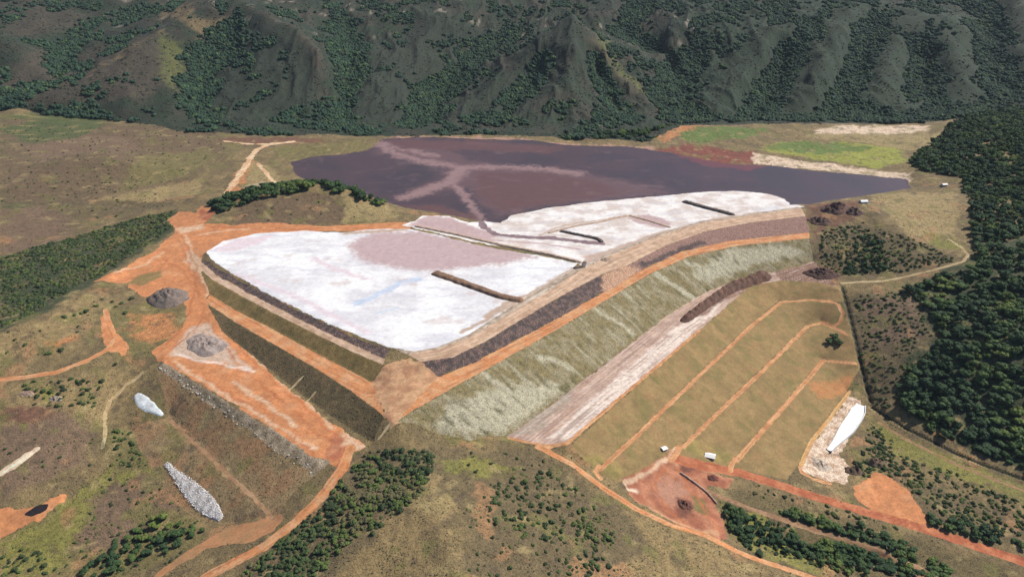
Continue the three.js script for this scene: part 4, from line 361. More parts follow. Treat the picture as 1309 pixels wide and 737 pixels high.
function buildHeight() {
  const pin = new Float32Array(NV), val = new Float32Array(NV);
  for (const line of BREAKLINES) for (let k = 1; k < line.length; k++) {
    const a = line[k - 1], b = line[k], n = Math.max(2, Math.floor(Math.hypot(b[0] - a[0], b[2] - a[2]) / 0.9));
    for (let s = 0; s < n; s++) {
      const u = s / n, x = lerp(a[0], b[0], u), y = lerp(a[1], b[1], u), t = -lerp(a[2], b[2], u);
      if (x < XS[0] || x > XS[NX - 1] || t < TS[0] || t > TS[NT - 1]) continue;
      const q = near(TS, t) * NX + near(XS, x); pin[q]++; val[q] += y;
    }
  }
  for (let q = 0; q < NV; q++) if (pin[q]) { val[q] /= pin[q]; pin[q] = 1; }
  for (const [e, pts] of FLATS) { const b = polyInfo(pts); for (let j = lower(TS, -b.z1); j < NT && TS[j] <= -b.z0; j++) for (let i = lower(XS, b.x0); i < NX && XS[i] <= b.x1; i++) if (insidePoly(pts, XS[i], -TS[j])) { const q = j * NX + i; pin[q] = 1; val[q] = e; } }
  const levels = [{ pin, val, xs: XS, ts: TS }];
  for (;;) {
    const f = levels[levels.length - 1]; const fx = f.xs.length, ft = f.ts.length; if (Math.min(fx, ft) <= 24) break;
    const nx = (fx + 1) >> 1, nt = (ft + 1) >> 1, p = new Float32Array(nx * nt), v = new Float32Array(nx * nt);
    for (let j = 0; j < ft; j++) for (let i = 0; i < fx; i++) if (f.pin[j * fx + i]) { const q = Math.min((j + 1) >> 1, nt - 1) * nx + Math.min((i + 1) >> 1, nx - 1); p[q]++; v[q] += f.val[j * fx + i]; }
    for (let q = 0; q < p.length; q++) if (p[q]) { v[q] /= p[q]; p[q] = 1; }
    levels.push({ pin: p, val: v, xs: f.xs.filter((_, i) => i % 2 === 0), ts: f.ts.filter((_, i) => i % 2 === 0) });
  }
  let h = null, pxs, pts_;
  for (let l = levels.length - 1; l >= 0; l--) {
    const { pin: p, val: v, xs, ts } = levels[l], nx = xs.length, nt = ts.length, g = new Float32Array(nx * nt);
    for (let j = 0; j < nt; j++) for (let i = 0; i < nx; i++) {
      const q = j * nx + i;
      if (p[q]) { g[q] = v[q]; continue; }
      if (!h) { g[q] = 0; continue; }
      const pn = pxs.length, pm = pts_.length, a = Math.min(i >> 1, pn - 1), b = Math.min(j >> 1, pm - 1), a2 = Math.min(a + (i & 1), pn - 1), b2 = Math.min(b + (j & 1), pm - 1);
      g[q] = 0.25 * (h[b * pn + a] + h[b * pn + a2] + h[b2 * pn + a] + h[b2 * pn + a2]);
    }
    const wx = new Float64Array(nx + 1), wt = new Float64Array(nt + 1), cx = new Float64Array(nx), ct = new Float64Array(nt);
    for (let i = 1; i < nx; i++) { wx[i] = 1 / (xs[i] - xs[i - 1]); cx[i] += (xs[i] - xs[i - 1]) / 2; cx[i - 1] += (xs[i] - xs[i - 1]) / 2; }
    for (let j = 1; j < nt; j++) { wt[j] = 1 / (ts[j] - ts[j - 1]); ct[j] += (ts[j] - ts[j - 1]) / 2; ct[j - 1] += (ts[j] - ts[j - 1]) / 2; }
    for (let it = 0; it < 110; it++) for (let j = 0; j < nt; j++) for (let i = 0; i < nx; i++) {
      const q = j * nx + i; if (p[q]) continue;
      const e = i < nx - 1 ? ct[j] * wx[i + 1] : 0, w = i ? ct[j] * wx[i] : 0, n = j < nt - 1 ? cx[i] * wt[j + 1] : 0, s = j ? cx[i] * wt[j] : 0;
      const sum = (e ? e * g[q + 1] : 0) + (w ? w * g[q - 1] : 0) + (n ? n * g[q + nx] : 0) + (s ? s * g[q - nx] : 0);
      g[q] += 1.8 * (sum / (e + w + n + s) - g[q]);
    }
    h = g; pxs = xs; pts_ = ts;
  }
  return h;
}
const HT = buildHeight();

// ---------------------------------------------------------------- materials of the ground
function grain(size, fn) {
  const d = new Uint8Array(size * size * 4);
  for (let j = 0; j < size; j++) for (let i = 0; i < size; i++) { const v = clamp(fn(i / size, j / size), 0, 1) * 255, q = (j * size + i) * 4; d[q] = d[q + 1] = d[q + 2] = v; d[q + 3] = 255; }
  const t = new THREE.DataTexture(d, size, size); t.wrapS = t.wrapT = THREE.RepeatWrapping; t.magFilter = THREE.LinearFilter; t.minFilter = THREE.LinearMipmapLinearFilter; t.generateMipmaps = true; t.needsUpdate = true; return t;
}
const TILE = 128;   // metres covered by one texture tile
const tn = (u, v, per, o = 0) => noise(u * per + o, v * per + o * 1.7, per);
const G_SOIL = grain(512, (u, v) => 0.82 + 0.10 * tn(u, v, 16) + 0.12 * tn(u, v, 48) + 0.14 * tn(u, v, 120));
const G_GRASS = grain(1024, (u, v) => { const c = tn(u, v, 20) * 0.16 + tn(u, v, 56) * 0.2 + tn(u, v, 140) * 0.22 + tn(u, v, 250) * 0.12; return 0.74 + c - 0.3 * sstep(0.28, 0.5, tn(u + 0.3, v, 90) + 0.4 * tn(u, v, 24)); });
const G_ROCK = grain(1024, (u, v) => { const a = Math.abs(tn(u, v, 60)), b = Math.abs(tn(u + 0.2, v + 0.4, 130)); return 0.45 + 0.8 * a + 0.55 * b - 0.15 + 0.1 * tn(u, v, 250); });
const G_FINE = grain(512, (u, v) => 0.9 + 0.06 * tn(u, v, 24) + 0.06 * tn(u, v, 90));
const GRAINS = { soil: G_SOIL, grass: G_GRASS, rock: G_ROCK, fine: G_FINE };
const C = {   // linear base colours
  green: [0.062, 0.088, 0.028], olive: [0.155, 0.135, 0.056], purple: [0.16, 0.108, 0.078], pale: [0.29, 0.225, 0.115], darkgreen: [0.03, 0.048, 0.02], grass: [0.235, 0.175, 0.09],
  green2: [0.19, 0.185, 0.05], darkolive: [0.125, 0.098, 0.056], tan: [0.27, 0.215, 0.11], darkgrass: [0.125, 0.1, 0.05], redbrown: [0.15, 0.075, 0.052], brown: [0.13, 0.09, 0.058],
  bright: [0.1, 0.16, 0.035], bright2: [0.25, 0.28, 0.05], redmud: [0.19, 0.055, 0.045], sand: [0.62, 0.5, 0.43], orange: [0.42, 0.19, 0.085], pink: [0.36, 0.22, 0.185],
  lav: [0.41, 0.285, 0.285], lav2: [0.6, 0.5, 0.53], blue: [0.43, 0.5, 0.62], blue2: [0.5, 0.54, 0.6], plum: [0.125, 0.066, 0.06], white: [0.66, 0.6, 0.62], brownspoil: [0.16, 0.085, 0.06], grey: [0.3, 0.27, 0.25],
  red: [0.3, 0.1, 0.06], teal: [0.024, 0.038, 0.025], grey2: [0.066, 0.056, 0.042], rockw: [0.3, 0.27, 0.25], rut: [0.36, 0.125, 0.055], greyheap: [0.44, 0.36, 0.33], pale2: [0.55, 0.4, 0.31], ygreen: [0.115, 0.125, 0.04], dgreen: [0.017, 0.04, 0.018], tan2: [0.2, 0.15, 0.085], redbrown2: [0.25, 0.145, 0.115], orange2: [0.42, 0.25, 0.16], dark: [0.07, 0.05, 0.046], dark2: [0.12, 0.048, 0.036], pink2: [0.36, 0.19, 0.145],
};
const LOCAL = { 'lake|pink': [0.27, 0.165, 0.15], 'lake|brown': [0.115, 0.052, 0.04], 'lake|red': [0.14, 0.04, 0.035], 'pond|tan': [0.4, 0.28, 0.2], 'beach|tan': [0.42, 0.3, 0.235], 'palegrass|pale': [0.4, 0.385, 0.32], 'hills|grey': [0.088, 0.075, 0.058], 'terrace|pale': [0.28, 0.225, 0.085] };
// base, second colour, patch size, grain, relief (bump m), bumpiness of the mesh m, ragged edge m, zones that apply
const M = {
  ground: { a: [0.2, 0.15, 0.078], b: [0.14, 0.108, 0.058], s: 38, g: 'grass', bump: 0.5, y: 0, zone: 'ground' },
  hills: { a: [0.04, 0.041, 0.028], b: [0.02, 0.039, 0.019], s: 90, g: 'grass', bump: 1.2, y: 0, zone: 'hills', tile: 300 },
  water: { a: [0.054, 0.034, 0.034], b: [0.07, 0.039, 0.038], s: 120, rough: 0.45, y: 0, rag: 2.5, zone: 'lake' },
  white: { a: [0.7, 0.695, 0.7], b: [0.585, 0.57, 0.59], s: 70, g: 'fine', bump: 0.1, y: 0.12, rag: 1.5, zone: 'pond' },
  beach: { a: [0.68, 0.645, 0.62], b: [0.53, 0.45, 0.41], s: 34, g: 'fine', bump: 0.1, y: 0.2, rag: 2.5, zone: 'beach' },
  mud: { a: [0.19, 0.12, 0.125], b: [0.25, 0.17, 0.165], s: 15, g: 'fine', bump: 0.05, y: 0.05, rag: 2.5, rough: 0.5 },
  greyroad: { a: [0.42, 0.36, 0.33], b: [0.22, 0.17, 0.15], s: 9, g: 'soil', bump: 0.15, y: 0.35, rag: 0.8, stripes: [0.5, 0.42, 0.37] },
  pinkroad: { a: [0.5, 0.36, 0.29], b: [0.38, 0.26, 0.2], s: 16, g: 'soil', bump: 0.12, y: 0.25, rag: 0.8 },
  darkrock: { a: [0.062, 0.046, 0.042], b: [0.14, 0.088, 0.075], s: 7, g: 'rock', bump: 1.0, y: 0.8, rag: 1.6, zone: 'rock' },
  orangeroad: { a: [0.47, 0.205, 0.095], b: [0.5, 0.29, 0.17], s: 18, g: 'soil', bump: 0.1, y: 0.15, rag: 1 },
  orangeroad2: { a: [0.38, 0.19, 0.1], b: [0.33, 0.19, 0.1], s: 18, g: 'soil', bump: 0.1, y: 0.15, rag: 1.5 },
  palegrass: { a: [0.19, 0.16, 0.084], b: [0.25, 0.22, 0.15], s: 20, g: 'grass', bump: 0.5, y: 0.5, rag: 1.5, zone: 'palegrass', streak: [0.33, 0.315, 0.255] },
  lavender: { a: [0.46, 0.34, 0.31], b: [0.35, 0.25, 0.23], s: 25, g: 'soil', bump: 0.15, y: 0.35, rag: 1.5, zone: 'lavender', stripes: [0.24, 0.17, 0.16] },
  tanearth: { a: [0.48, 0.3, 0.19], b: [0.36, 0.2, 0.125], s: 14, g: 'soil', bump: 0.25, y: 0.6, rag: 3.5, ruts: [0.3, 0.165, 0.105] },
  sidegrass: { a: [0.2, 0.145, 0.06], b: [0.145, 0.112, 0.046], s: 22, g: 'grass', bump: 0.3, y: 0.25, rag: 1 },
  darkgrass: { a: [0.125, 0.092, 0.05], b: [0.088, 0.07, 0.036], s: 14, g: 'grass', bump: 0.6, y: 0.6, rag: 1.2 },
  browngrass: { a: [0.235, 0.175, 0.1], b: [0.255, 0.155, 0.088], s: 26, g: 'grass', bump: 0.4, y: 0.35, rag: 2 },
  riprap: { a: [0.21, 0.17, 0.125], b: [0.36, 0.3, 0.245], s: 11, g: 'grass', bump: 0.6, y: 0.55, rag: 2 },
  tgrass: { a: [0.262, 0.182, 0.088], b: [0.215, 0.152, 0.072], s: 30, g: 'soil', bump: 0.15, y: 0.15, rag: 0.6, zone: 'terrace', mow: 1 },
  berm: { a: [0.5, 0.27, 0.145], b: [0.4, 0.185, 0.09], s: 14, g: 'soil', bump: 0.1, y: 0.1, rag: 1.1 },
  berm_pale: { a: [0.52, 0.34, 0.18], b: [0.5, 0.27, 0.1], s: 14, g: 'soil', bump: 0.1, y: 0.1, rag: 0.7 },
  redroad: { a: [0.33, 0.1, 0.05], b: [0.43, 0.17, 0.09], s: 13, g: 'soil', bump: 0.15, y: 0.2, rag: 1.2 },
  redearth: { a: [0.27, 0.1, 0.062], b: [0.38, 0.17, 0.108], s: 17, g: 'soil', bump: 0.4, y: 0.9, rag: 2, zone: 'red' },
  brownroad: { a: [0.3, 0.18, 0.11], b: [0.22, 0.13, 0.08], s: 12, g: 'soil', bump: 0.1, y: 0.15, rag: 1 },
  palepath: { a: [0.42, 0.34, 0.22], b: [0.34, 0.25, 0.14], s: 12, g: 'soil', bump: 0.1, y: 0.1, rag: 1 },
  whitepath: { a: [0.66, 0.56, 0.48], b: [0.5, 0.38, 0.3], s: 12, g: 'soil', bump: 0.1, y: 0.1, rag: 1.5 },
  paleroad: { a: [0.6, 0.44, 0.32], b: [0.5, 0.28, 0.16], s: 20, g: 'soil', bump: 0.1, y: 0.2, rag: 2.5 },
  basin: { a: [0.56, 0.44, 0.34], b: [0.36, 0.24, 0.16], s: 9, g: 'rock', bump: 0.6, y: 0.9, rag: 2.5 },
  orangeearth: { a: [0.5, 0.215, 0.1], b: [0.42, 0.185, 0.088], s: 20, g: 'soil', bump: 0.25, y: 0.4, rag: 2.5, zone: 'earth', ruts: [0.33, 0.13, 0.062] },
  ditch: { a: [0.055, 0.05, 0.03], b: [0.03, 0.035, 0.018], s: 8, g: 'grass', bump: 0.4, y: 0.2, rag: 0.6 },
  darkpool: { a: [0.012, 0.01, 0.012], b: [0.02, 0.014, 0.014], s: 8, rough: 0.2, y: 0, rag: 1 },
};
const mats = {};
for (const [k, m] of Object.entries(M)) {
  const o = { color: 0xffffff, vertexColors: true, roughness: m.rough ?? 0.95, metalness: 0 };
  if (m.g) { o.map = GRAINS[m.g]; o.bumpMap = GRAINS[m.g]; o.bumpScale = m.bump; }
  mats[k] = new THREE.MeshStandardMaterial(o); mats[k].name = k;
}
const zones = ZONES.map(([c, soft, pts, w]) => {
  const [layer, col] = c.includes('|') ? c.split('|') : ['ground', c];
  const rgb = LOCAL[c] || C[col]; return { layer, rgb, soft, w: w || 0, ...polyInfo(pts) };
});
const zonesOf = {}; for (const zz of zones) (zonesOf[zz.layer] ||= []).push(zz);
const out = [0, 0, 0];
function mixTo(c, t) { out[0] = lerp(out[0], c[0], t); out[1] = lerp(out[1], c[1], t); out[2] = lerp(out[2], c[2], t); }
const STR = [0.629, -0.777], PRP = [0.777, 0.629];   // along and across the main dam
function nearestOn(pts, x, z) {   // distance to a path's centre line with its side, and the length run along it
  let best = 1e18, side = 0, run = 0, at = 0;
  for (let i = 1; i < pts.length; i++) {
    const ax = pts[i - 1][0], az = pts[i - 1][1], dx = pts[i][0] - ax, dz = pts[i][1] - az, l = Math.hypot(dx, dz), t = clamp(((x - ax) * dx + (z - az) * dz) / (l * l + 1e-9), 0, 1), ex = x - ax - dx * t, ez = z - az - dz * t, d = ex * ex + ez * ez;
    if (d < best) { best = d; side = dx * ez - dz * ex > 0 ? 1 : -1; at = run + t * l; } run += l;
  }
  return [Math.sqrt(best) * side, at];
}
function colourAt(k, x, z, r) {
  const m = M[k], t0 = fbm(x / m.s + 3.1, z / m.s - 7.7, 4);
  out[0] = m.a[0]; out[1] = m.a[1]; out[2] = m.a[2];
  mixTo(m.b, sstep(-0.22, 0.26, t0));
  if (k === 'hills') {   // rock outcrops and burnt grass
    mixTo([0.062, 0.05, 0.04], 0.6 * sstep(0.12, 0.3, fbm(x / 150 + 9, z / 150, 4)));
    mixTo([0.014, 0.034, 0.016], 0.8 * sstep(0.05, 0.2, fbm(x / 120 - 30, z / 120 + 8, 5)));
    mixTo([0.3, 0.27, 0.24], 0.8 * sstep(0.33, 0.4, fbm(x / 46 + 70, z / 60, 4)) * sstep(2200, 2500, -z));
  }
  if (k === 'white' || k === 'beach') {   // wet flow marks and thin crusts
    const f = noise(x / 60 + 0.8 * fbm(x / 50, z / 50, 2), z / 14 + 1.2 * fbm(x / 40 + 7, z / 40, 2)); mixTo([0.5, 0.49, 0.54], 0.5 * sstep(0.25, 0.6, f)); mixTo([0.74, 0.73, 0.72], 0.5 * sstep(0.2, 0.6, -f));
    mixTo([0.47, 0.36, 0.33], 0.45 * sstep(0.25, 0.42, fbm(x / 36 + 50, z / 36, 4)));
  }
  if (m.zone && zonesOf[m.zone]) {
    const far = sstep(1300, 2200, -z) * 2 + 1;
    const wx = fbm(x / 26, z / 26, 3) * 14 * far, wz = fbm(x / 26 + 40, z / 26 + 11, 3) * 14 * far, e = m.zone === 'ground' || m.zone === 'hills' || m.zone === 'lake' ? 1 : 0.55;
    for (const q of zonesOf[m.zone]) {
      const px = x + wx * e, pz = z + wz * e, s = q.soft + q.w;
      if (px < q.x0 - s || px > q.x1 + s || pz < q.z0 - s || pz > q.z1 + s) continue;
      const d = q.w ? distTo(q.pts, px, pz, false) - q.w / 2 : signed(q.pts, px, pz);
      const f = sstep(q.soft * 0.5, -q.soft * 0.5, d + fbm(x / 7, z / 7, 2) * q.soft * 0.8);
      if (f > 0) mixTo(q.rgb, f * 0.92);
    }
  }
  const u = x * PRP[0] + z * PRP[1], w = x * STR[0] + z * STR[1];
  if (m.streak) { const n = noise(w / 5.5, u / 55) + 0.6 * noise(w / 13 + 9, u / 70) + 0.5 * fbm(x / 30, z / 30, 2); mixTo(m.streak, 0.85 * sstep(0.25, 0.75, n)); mixTo([0.085, 0.08, 0.034], 0.75 * sstep(0.3, 0.8, noise(w / 7 + 50, u / 26) + 0.3 * noise(w / 20, u / 15))); }
  if (m.stripes) { const n = noise(u / 3.2, w / 160) + 0.5 * noise(u / 7 + 20, w / 90); mixTo(m.stripes, 0.7 * sstep(0.15, 0.6, n)); }
  if (m.mow) { const n = noise(w / 6, u / 45) * 0.6 + noise(w / 2.6, u / 30) * 0.5; mixTo([0.18, 0.138, 0.056], 0.5 * sstep(0.0, 0.6, n)); mixTo([0.31, 0.22, 0.095], 0.45 * sstep(0.1, 0.7, -n)); }
  if (m.mow) { mixTo([0.15, 0.135, 0.05], 0.55 * sstep(0.1, 0.3, fbm(x / 28 + 13, z / 28, 4))); mixTo([0.28, 0.165, 0.085], 0.5 * sstep(0.2, 0.36, fbm(x / 22 - 40, z / 22 + 3, 4))); }
  if (k === 'water') mixTo([0.2, 0.118, 0.108], 0.42 * sstep(0.22, 0.6, ridged(x / 210 + 0.5 * fbm(x / 60, z / 60, 3), z / 62 + 0.7 * fbm(x / 80 + 5, z / 50, 3), 3) - 0.28) * sstep(700, 200, x));
  if (m.ruts) { const n = noise(x / 22 + 5, z / 22); mixTo(m.ruts, 0.55 * sstep(0.8, 0.97, Math.cos(n * 34))); mixTo([0.6, 0.36, 0.22], 0.35 * sstep(0.1, 0.5, fbm(x / 30 + 60, z / 30, 3))); }
  if (k === 'ground' || k === 'browngrass') {
    mixTo([0.33, 0.185, 0.1], 0.6 * sstep(0.27, 0.36, fbm(x / 48 + 90, z / 48 - 4, 4)) * sstep(1500, 1300, -z));
    mixTo([0.15, 0.145, 0.05], 0.6 * sstep(0.2, 0.3, fbm(x / 40 - 60, z / 40 + 14, 4)));
    mixTo([0.1, 0.075, 0.05], 0.65 * sstep(0.2, 0.34, fbm(x / 19 - 11, z / 19 + 77, 4)));
    mixTo([0.3, 0.24, 0.125], 0.6 * sstep(0.24, 0.36, fbm(x / 24 + 31, z / 24 + 27, 4)));
  }
  if (r && r.rail && m.g === 'soil') {   // wheel tracks and spilled verges follow the road
    const [d, s] = nearestOn(r.rail, x, z), n = noise(d / 1.7 + r.n * 7, s / 70) + 0.4 * noise(d / 3 + r.n, s / 25);
    mixTo([m.a[0] * 0.68, m.a[1] * 0.6, m.a[2] * 0.56], 0.75 * sstep(0.1, 0.55, n)); mixTo([Math.min(0.62, m.a[0] * 1.25), m.a[1] * 1.4, m.a[2] * 1.55], 0.6 * sstep(0.1, 0.6, -n));
  }
  const v = (k === 'hills' ? 0.95 : { grass: 1.32, soil: 1.2, rock: 1.75, fine: 1.1 }[m.g] || 1) * (1 + 0.16 * fbm(x / 11, z / 11, 3) + 0.1 * noise(x / 3.3, z / 3.3));
  const warm = M[k].g === 'grass' || M[k].g === 'soil';   // iron-rich soils and cured grass
  return [out[0] * v * (warm ? 1.03 : 1), out[1] * v * (warm ? 0.97 : 1), out[2] * v * (warm ? 0.82 : 1)];
}

// ---------------------------------------------------------------- cover regions, first one wins
const regions = COVER.map(([thing, part, mat, kind, pts, width], n) => ({ n, thing, part, mat, kind, width: kind === 'path' ? width : 0, within: width, rail: kind === 'band' ? pts.slice(0, width) : kind === 'path' ? pts : null, ...polyInfo(kind === 'upto' ? width : pts), pts }));
const BASE_HILLS = regions.length, BASE_GROUND = regions.length + 1;
regions.push({ n: BASE_HILLS, thing: 'hills', part: '', mat: 'hills' }, { n: BASE_GROUND, thing: 'ground', part: '', mat: 'ground' });
const first = new Uint16Array(NV).fill(BASE_GROUND), worked = new Float32Array(NV).fill(60);
const foot = [...FOOT, [4000, FOOT[FOOT.length - 1][1] - 200], [4000, -6000], [-4000, -6000], [-4000, FOOT[0][1]]];
for (const r of regions) {
  if (r.n === BASE_GROUND) continue;
  const rag = M[r.mat].rag || 4, pad = r.n === BASE_HILLS ? 5 : 40;
  const R = r.n === BASE_HILLS ? polyInfo(foot) : r;
  r.i0 = Math.max(0, lower(XS, R.x0 - pad - r.width) - 1) || 0; r.i1 = Math.min(NX - 1, lower(XS, R.x1 + pad + (r.width || 0)));
  r.j0 = Math.max(0, lower(TS, -R.z1 - pad - (r.width || 0)) - 1); r.j1 = Math.min(NT - 1, lower(TS, -R.z0 + pad + (r.width || 0)));
  r.w_ = r.i1 - r.i0 + 1; r.sdf = new Float32Array(r.w_ * (r.j1 - r.j0 + 1));
  for (let j = r.j0; j <= r.j1; j++) for (let i = r.i0; i <= r.i1; i++) {
    const x = XS[i], z = -TS[j], q = j * NX + i;
    let d = r.kind === 'path' ? distTo(r.pts, x, z, false) - r.width / 2 : signed(R.pts, x, z);
    if (r.kind === 'upto') d = Math.max(d, signed(r.within, x, z));
    if (Math.abs(d) < 30) d += rag * (0.9 * noise(x / 9, z / 9) + 0.6 * noise(x / 4, z / 4)) + (rag >= 1.5 ? rag * 1.3 * noise(x / 27 + 4, z / 27) : 0);
    if (Math.abs(d) < 1e-3) d = 1e-3;
    r.sdf[(j - r.j0) * r.w_ + i - r.i0] = d;
    if (r.n !== BASE_HILLS && d < worked[q]) worked[q] = d;
  }
  // drop crumbs that the ragged outline or a neighbour cuts off
  const own = (i, j) => r.sdf[(j - r.j0) * r.w_ + i - r.i0] < 0 && first[j * NX + i] === BASE_GROUND;
  const mark = new Uint8Array(r.sdf.length), comps = [];
  for (let j = r.j0; j <= r.j1; j++) for (let i = r.i0; i <= r.i1; i++) {
    if (mark[(j - r.j0) * r.w_ + i - r.i0] || !own(i, j)) continue;
    const list = [[i, j]]; mark[(j - r.j0) * r.w_ + i - r.i0] = 1;
    for (let k = 0; k < list.length; k++) for (const [a, b] of [[1, 0], [-1, 0], [0, 1], [0, -1]]) { const u = list[k][0] + a, v = list[k][1] + b; if (u < r.i0 || u > r.i1 || v < r.j0 || v > r.j1) continue; const m = (v - r.j0) * r.w_ + u - r.i0; if (mark[m] || !own(u, v)) continue; mark[m] = 1; list.push([u, v]); }
    comps.push(list);
  }
  const most = Math.max(0, ...comps.map((l) => l.length));
  for (const l of comps) for (const [i, j] of l) if (l.length < most * (r.thing === 'terraced_dam' ? 0.9 : 0.06)) r.sdf[(j - r.j0) * r.w_ + i - r.i0] = 0.4; else first[j * NX + i] = r.n;
}
const sdfAt = (r, q) => { const i = q % NX, j = (q - i) / NX; return i < r.i0 || i > r.i1 || j < r.j0 || j > r.j1 ? 50 : r.sdf[(j - r.j0) * r.w_ + i - r.i0]; };

// soften natural ground, then roughen everything
{
  const t = new Float32Array(NV);
  for (let pass = 0; pass < 10; pass++) {
    t.set(HT);
    for (let j = 1; j < NT - 1; j++) for (let i = 1; i < NX - 1; i++) {
      const q = j * NX + i, k = pass < 1 ? 0.7 : sstep(4, 30, worked[q]); if (k <= 0) continue;
      if (first[q] < BASE_HILLS && M[regions[first[q]].mat].y === 0) continue;
      const far = TS[j] > 1750 && pass > 2 ? 0 : 1;
      HT[q] = lerp(t[q], (t[q] * 4 + (t[q - 1] + t[q + 1] + t[q - NX] + t[q + NX]) * 2 + t[q - NX - 1] + t[q - NX + 1] + t[q + NX - 1] + t[q + NX + 1]) / 16, k * far);
    }
  }
  const footI = polyInfo(foot);
  const hillR = regions[BASE_HILLS];
  for (let j = 0; j < NT; j++) for (let i = 0; i < NX; i++) {
    const q = j * NX + i, x = XS[i], z = -TS[j], nat = sstep(2, 40, worked[q]), r = regions[first[q]];
    let d = 0;
    const mt = sstep(10, -160, sdfAt(hillR, q));
    if (mt > 0) {
      const wx = x + 60 * fbm(x / 190, z / 190, 2), wz = z + 60 * fbm(x / 190 + 33, z / 190, 2);
      d += mt * (16 * (ridged(wx / 330, wz / 460, 3) - 0.42) + 15 * (ridged(wx / 75 + 7, wz / 300, 4) - 0.4) + 2 * fbm(x / 40, z / 40, 3));
    }
    d += nat * (1 - mt) * (4.5 * fbm(x / 85, z / 85, 4) + 1.2 * fbm(x / 16, z / 16, 3));
    if (r.n < BASE_HILLS) { const a = M[r.mat].y; if (a) d += a * (fbm(x / 6.5, z / 6.5, 3) + 0.6 * noise(x / 2.6, z / 2.6)) * 0.9; }
    if (r.mat === 'ditch') d -= 2.2;
    HT[q] += d;
  }
}
function heightAt(x, z) {
  const i = clamp(lower(XS, x) - 1, 0, NX - 2), j = clamp(lower(TS, -z) - 1, 0, NT - 2), u = clamp((x - XS[i]) / (XS[i + 1] - XS[i]), 0, 1), v = clamp((-z - TS[j]) / (TS[j + 1] - TS[j]), 0, 1), q = j * NX + i;
  return (HT[q] * (1 - u) + HT[q + 1] * u) * (1 - v) + (HT[q + NX] * (1 - u) + HT[q + NX + 1] * u) * v;
}
const NRM = new Float32Array(NV * 3);
for (let j = 0; j < NT; j++) for (let i = 0; i < NX; i++) {
  const a = Math.max(i - 1, 0), b = Math.min(i + 1, NX - 1), c = Math.max(j - 1, 0), d = Math.min(j + 1, NT - 1), q = j * NX + i;
  const gx = (HT[j * NX + b] - HT[j * NX + a]) / (XS[b] - XS[a]), gt = (HT[d * NX + i] - HT[c * NX + i]) / (TS[d] - TS[c]), l = 1 / Math.hypot(gx, 1, gt);
  NRM[q * 3] = -gx * l; NRM[q * 3 + 1] = l; NRM[q * 3 + 2] = gt * l;
}

// split the one surface into the meshes of its regions, cut along the outlines
const build = regions.map(() => ({ pos: [], nor: [], idx: [], map: new Map() }));
function gridVertex(b, q) { let v = b.map.get(q); if (v === undefined) { v = b.pos.length / 3; const i = q % NX, j = (q - i) / NX; b.pos.push(XS[i], HT[q], -TS[j]); b.nor.push(NRM[q * 3], NRM[q * 3 + 1], NRM[q * 3 + 2]); b.map.set(q, v); } return v; }
function emit(n, poly, tri) {
  if (poly.length < 3) return; const b = build[n];
  const ids = poly.map((p) => {
    for (let k = 0; k < 3; k++) if (p[k] > 0.99999) return gridVertex(b, tri[k]);
    const v = b.pos.length / 3; let x = 0, y = 0, z = 0, a = 0, c = 0, d = 0;
    for (let k = 0; k < 3; k++) { const q = tri[k], i = q % NX, j = (q - i) / NX; x += p[k] * XS[i]; y += p[k] * HT[q]; z -= p[k] * TS[j]; a += p[k] * NRM[q * 3]; c += p[k] * NRM[q * 3 + 1]; d += p[k] * NRM[q * 3 + 2]; }
    const key = `${Math.round(x * 50)},${Math.round(z * 50)}`; const old = b.map.get(key); if (old !== undefined) return old; b.map.set(key, v);
    const l = 1 / Math.hypot(a, c, d); b.pos.push(x, y, z); b.nor.push(a * l, c * l, d * l); return v;
  });
  for (let k = 2; k < ids.length; k++) if (ids[0] !== ids[k - 1] && ids[k - 1] !== ids[k] && ids[0] !== ids[k]) b.idx.push(ids[0], ids[k - 1], ids[k]);
}
function clip(poly, s) {   // s: value at the triangle's corners; returns [inside (<0), outside]
  const a = [], b = [], val = poly.map((p) => p[0] * s[0] + p[1] * s[1] + p[2] * s[2]);
  for (let k = 0; k < poly.length; k++) {
    const p = poly[k], n = poly[(k + 1) % poly.length], v = val[k], w = val[(k + 1) % poly.length];
    (v < 0 ? a : b).push(p);
    if ((v < 0) !== (w < 0)) { const t = v / (v - w), m = [lerp(p[0], n[0], t), lerp(p[1], n[1], t), lerp(p[2], n[2], t)]; a.push(m); b.push(m); }
  }
  return [a, b];
}
for (let j = 0; j < NT - 1; j++) for (let i = 0; i < NX - 1; i++) {
  const q = j * NX + i, c = [q, q + 1, q + NX, q + NX + 1], f = c.map((k) => first[k]);
  const tris = [[q, q + 1, q + NX + 1], [q, q + NX + 1, q + NX]];
  if (f[0] === f[1] && f[0] === f[2] && f[0] === f[3]) { const b = build[f[0]]; for (const t of tris) b.idx.push(gridVertex(b, t[0]), gridVertex(b, t[1]), gridVertex(b, t[2])); continue; }
  const act = [...new Set(f)].sort((x, y) => x - y);
  for (const t of tris) {
    let poly = [[1, 0, 0], [0, 1, 0], [0, 0, 1]];
    for (const n of act) {
      if (n === BASE_GROUND) continue;
      const r = regions[n], [ins, outs] = clip(poly, [sdfAt(r, t[0]), sdfAt(r, t[1]), sdfAt(r, t[2])]);
      emit(n, ins, t); poly = outs; if (poly.length < 3) break;
    }
    if (poly.length >= 3) emit(act.includes(BASE_GROUND) ? BASE_GROUND : act[act.length - 1], poly, t);
  }
}
const taken = {};
function numbered(n) { taken[n] = (taken[n] ?? -1) + 1; return taken[n] ? `${n}_${String(taken[n]).padStart(3, '0')}` : n; }
function tag(o, label, category, group, kind) { if (label) o.userData.label = label; if (category) o.userData.category = category; if (group) o.userData.group = group; if (kind) o.userData.kind = kind; return o; }
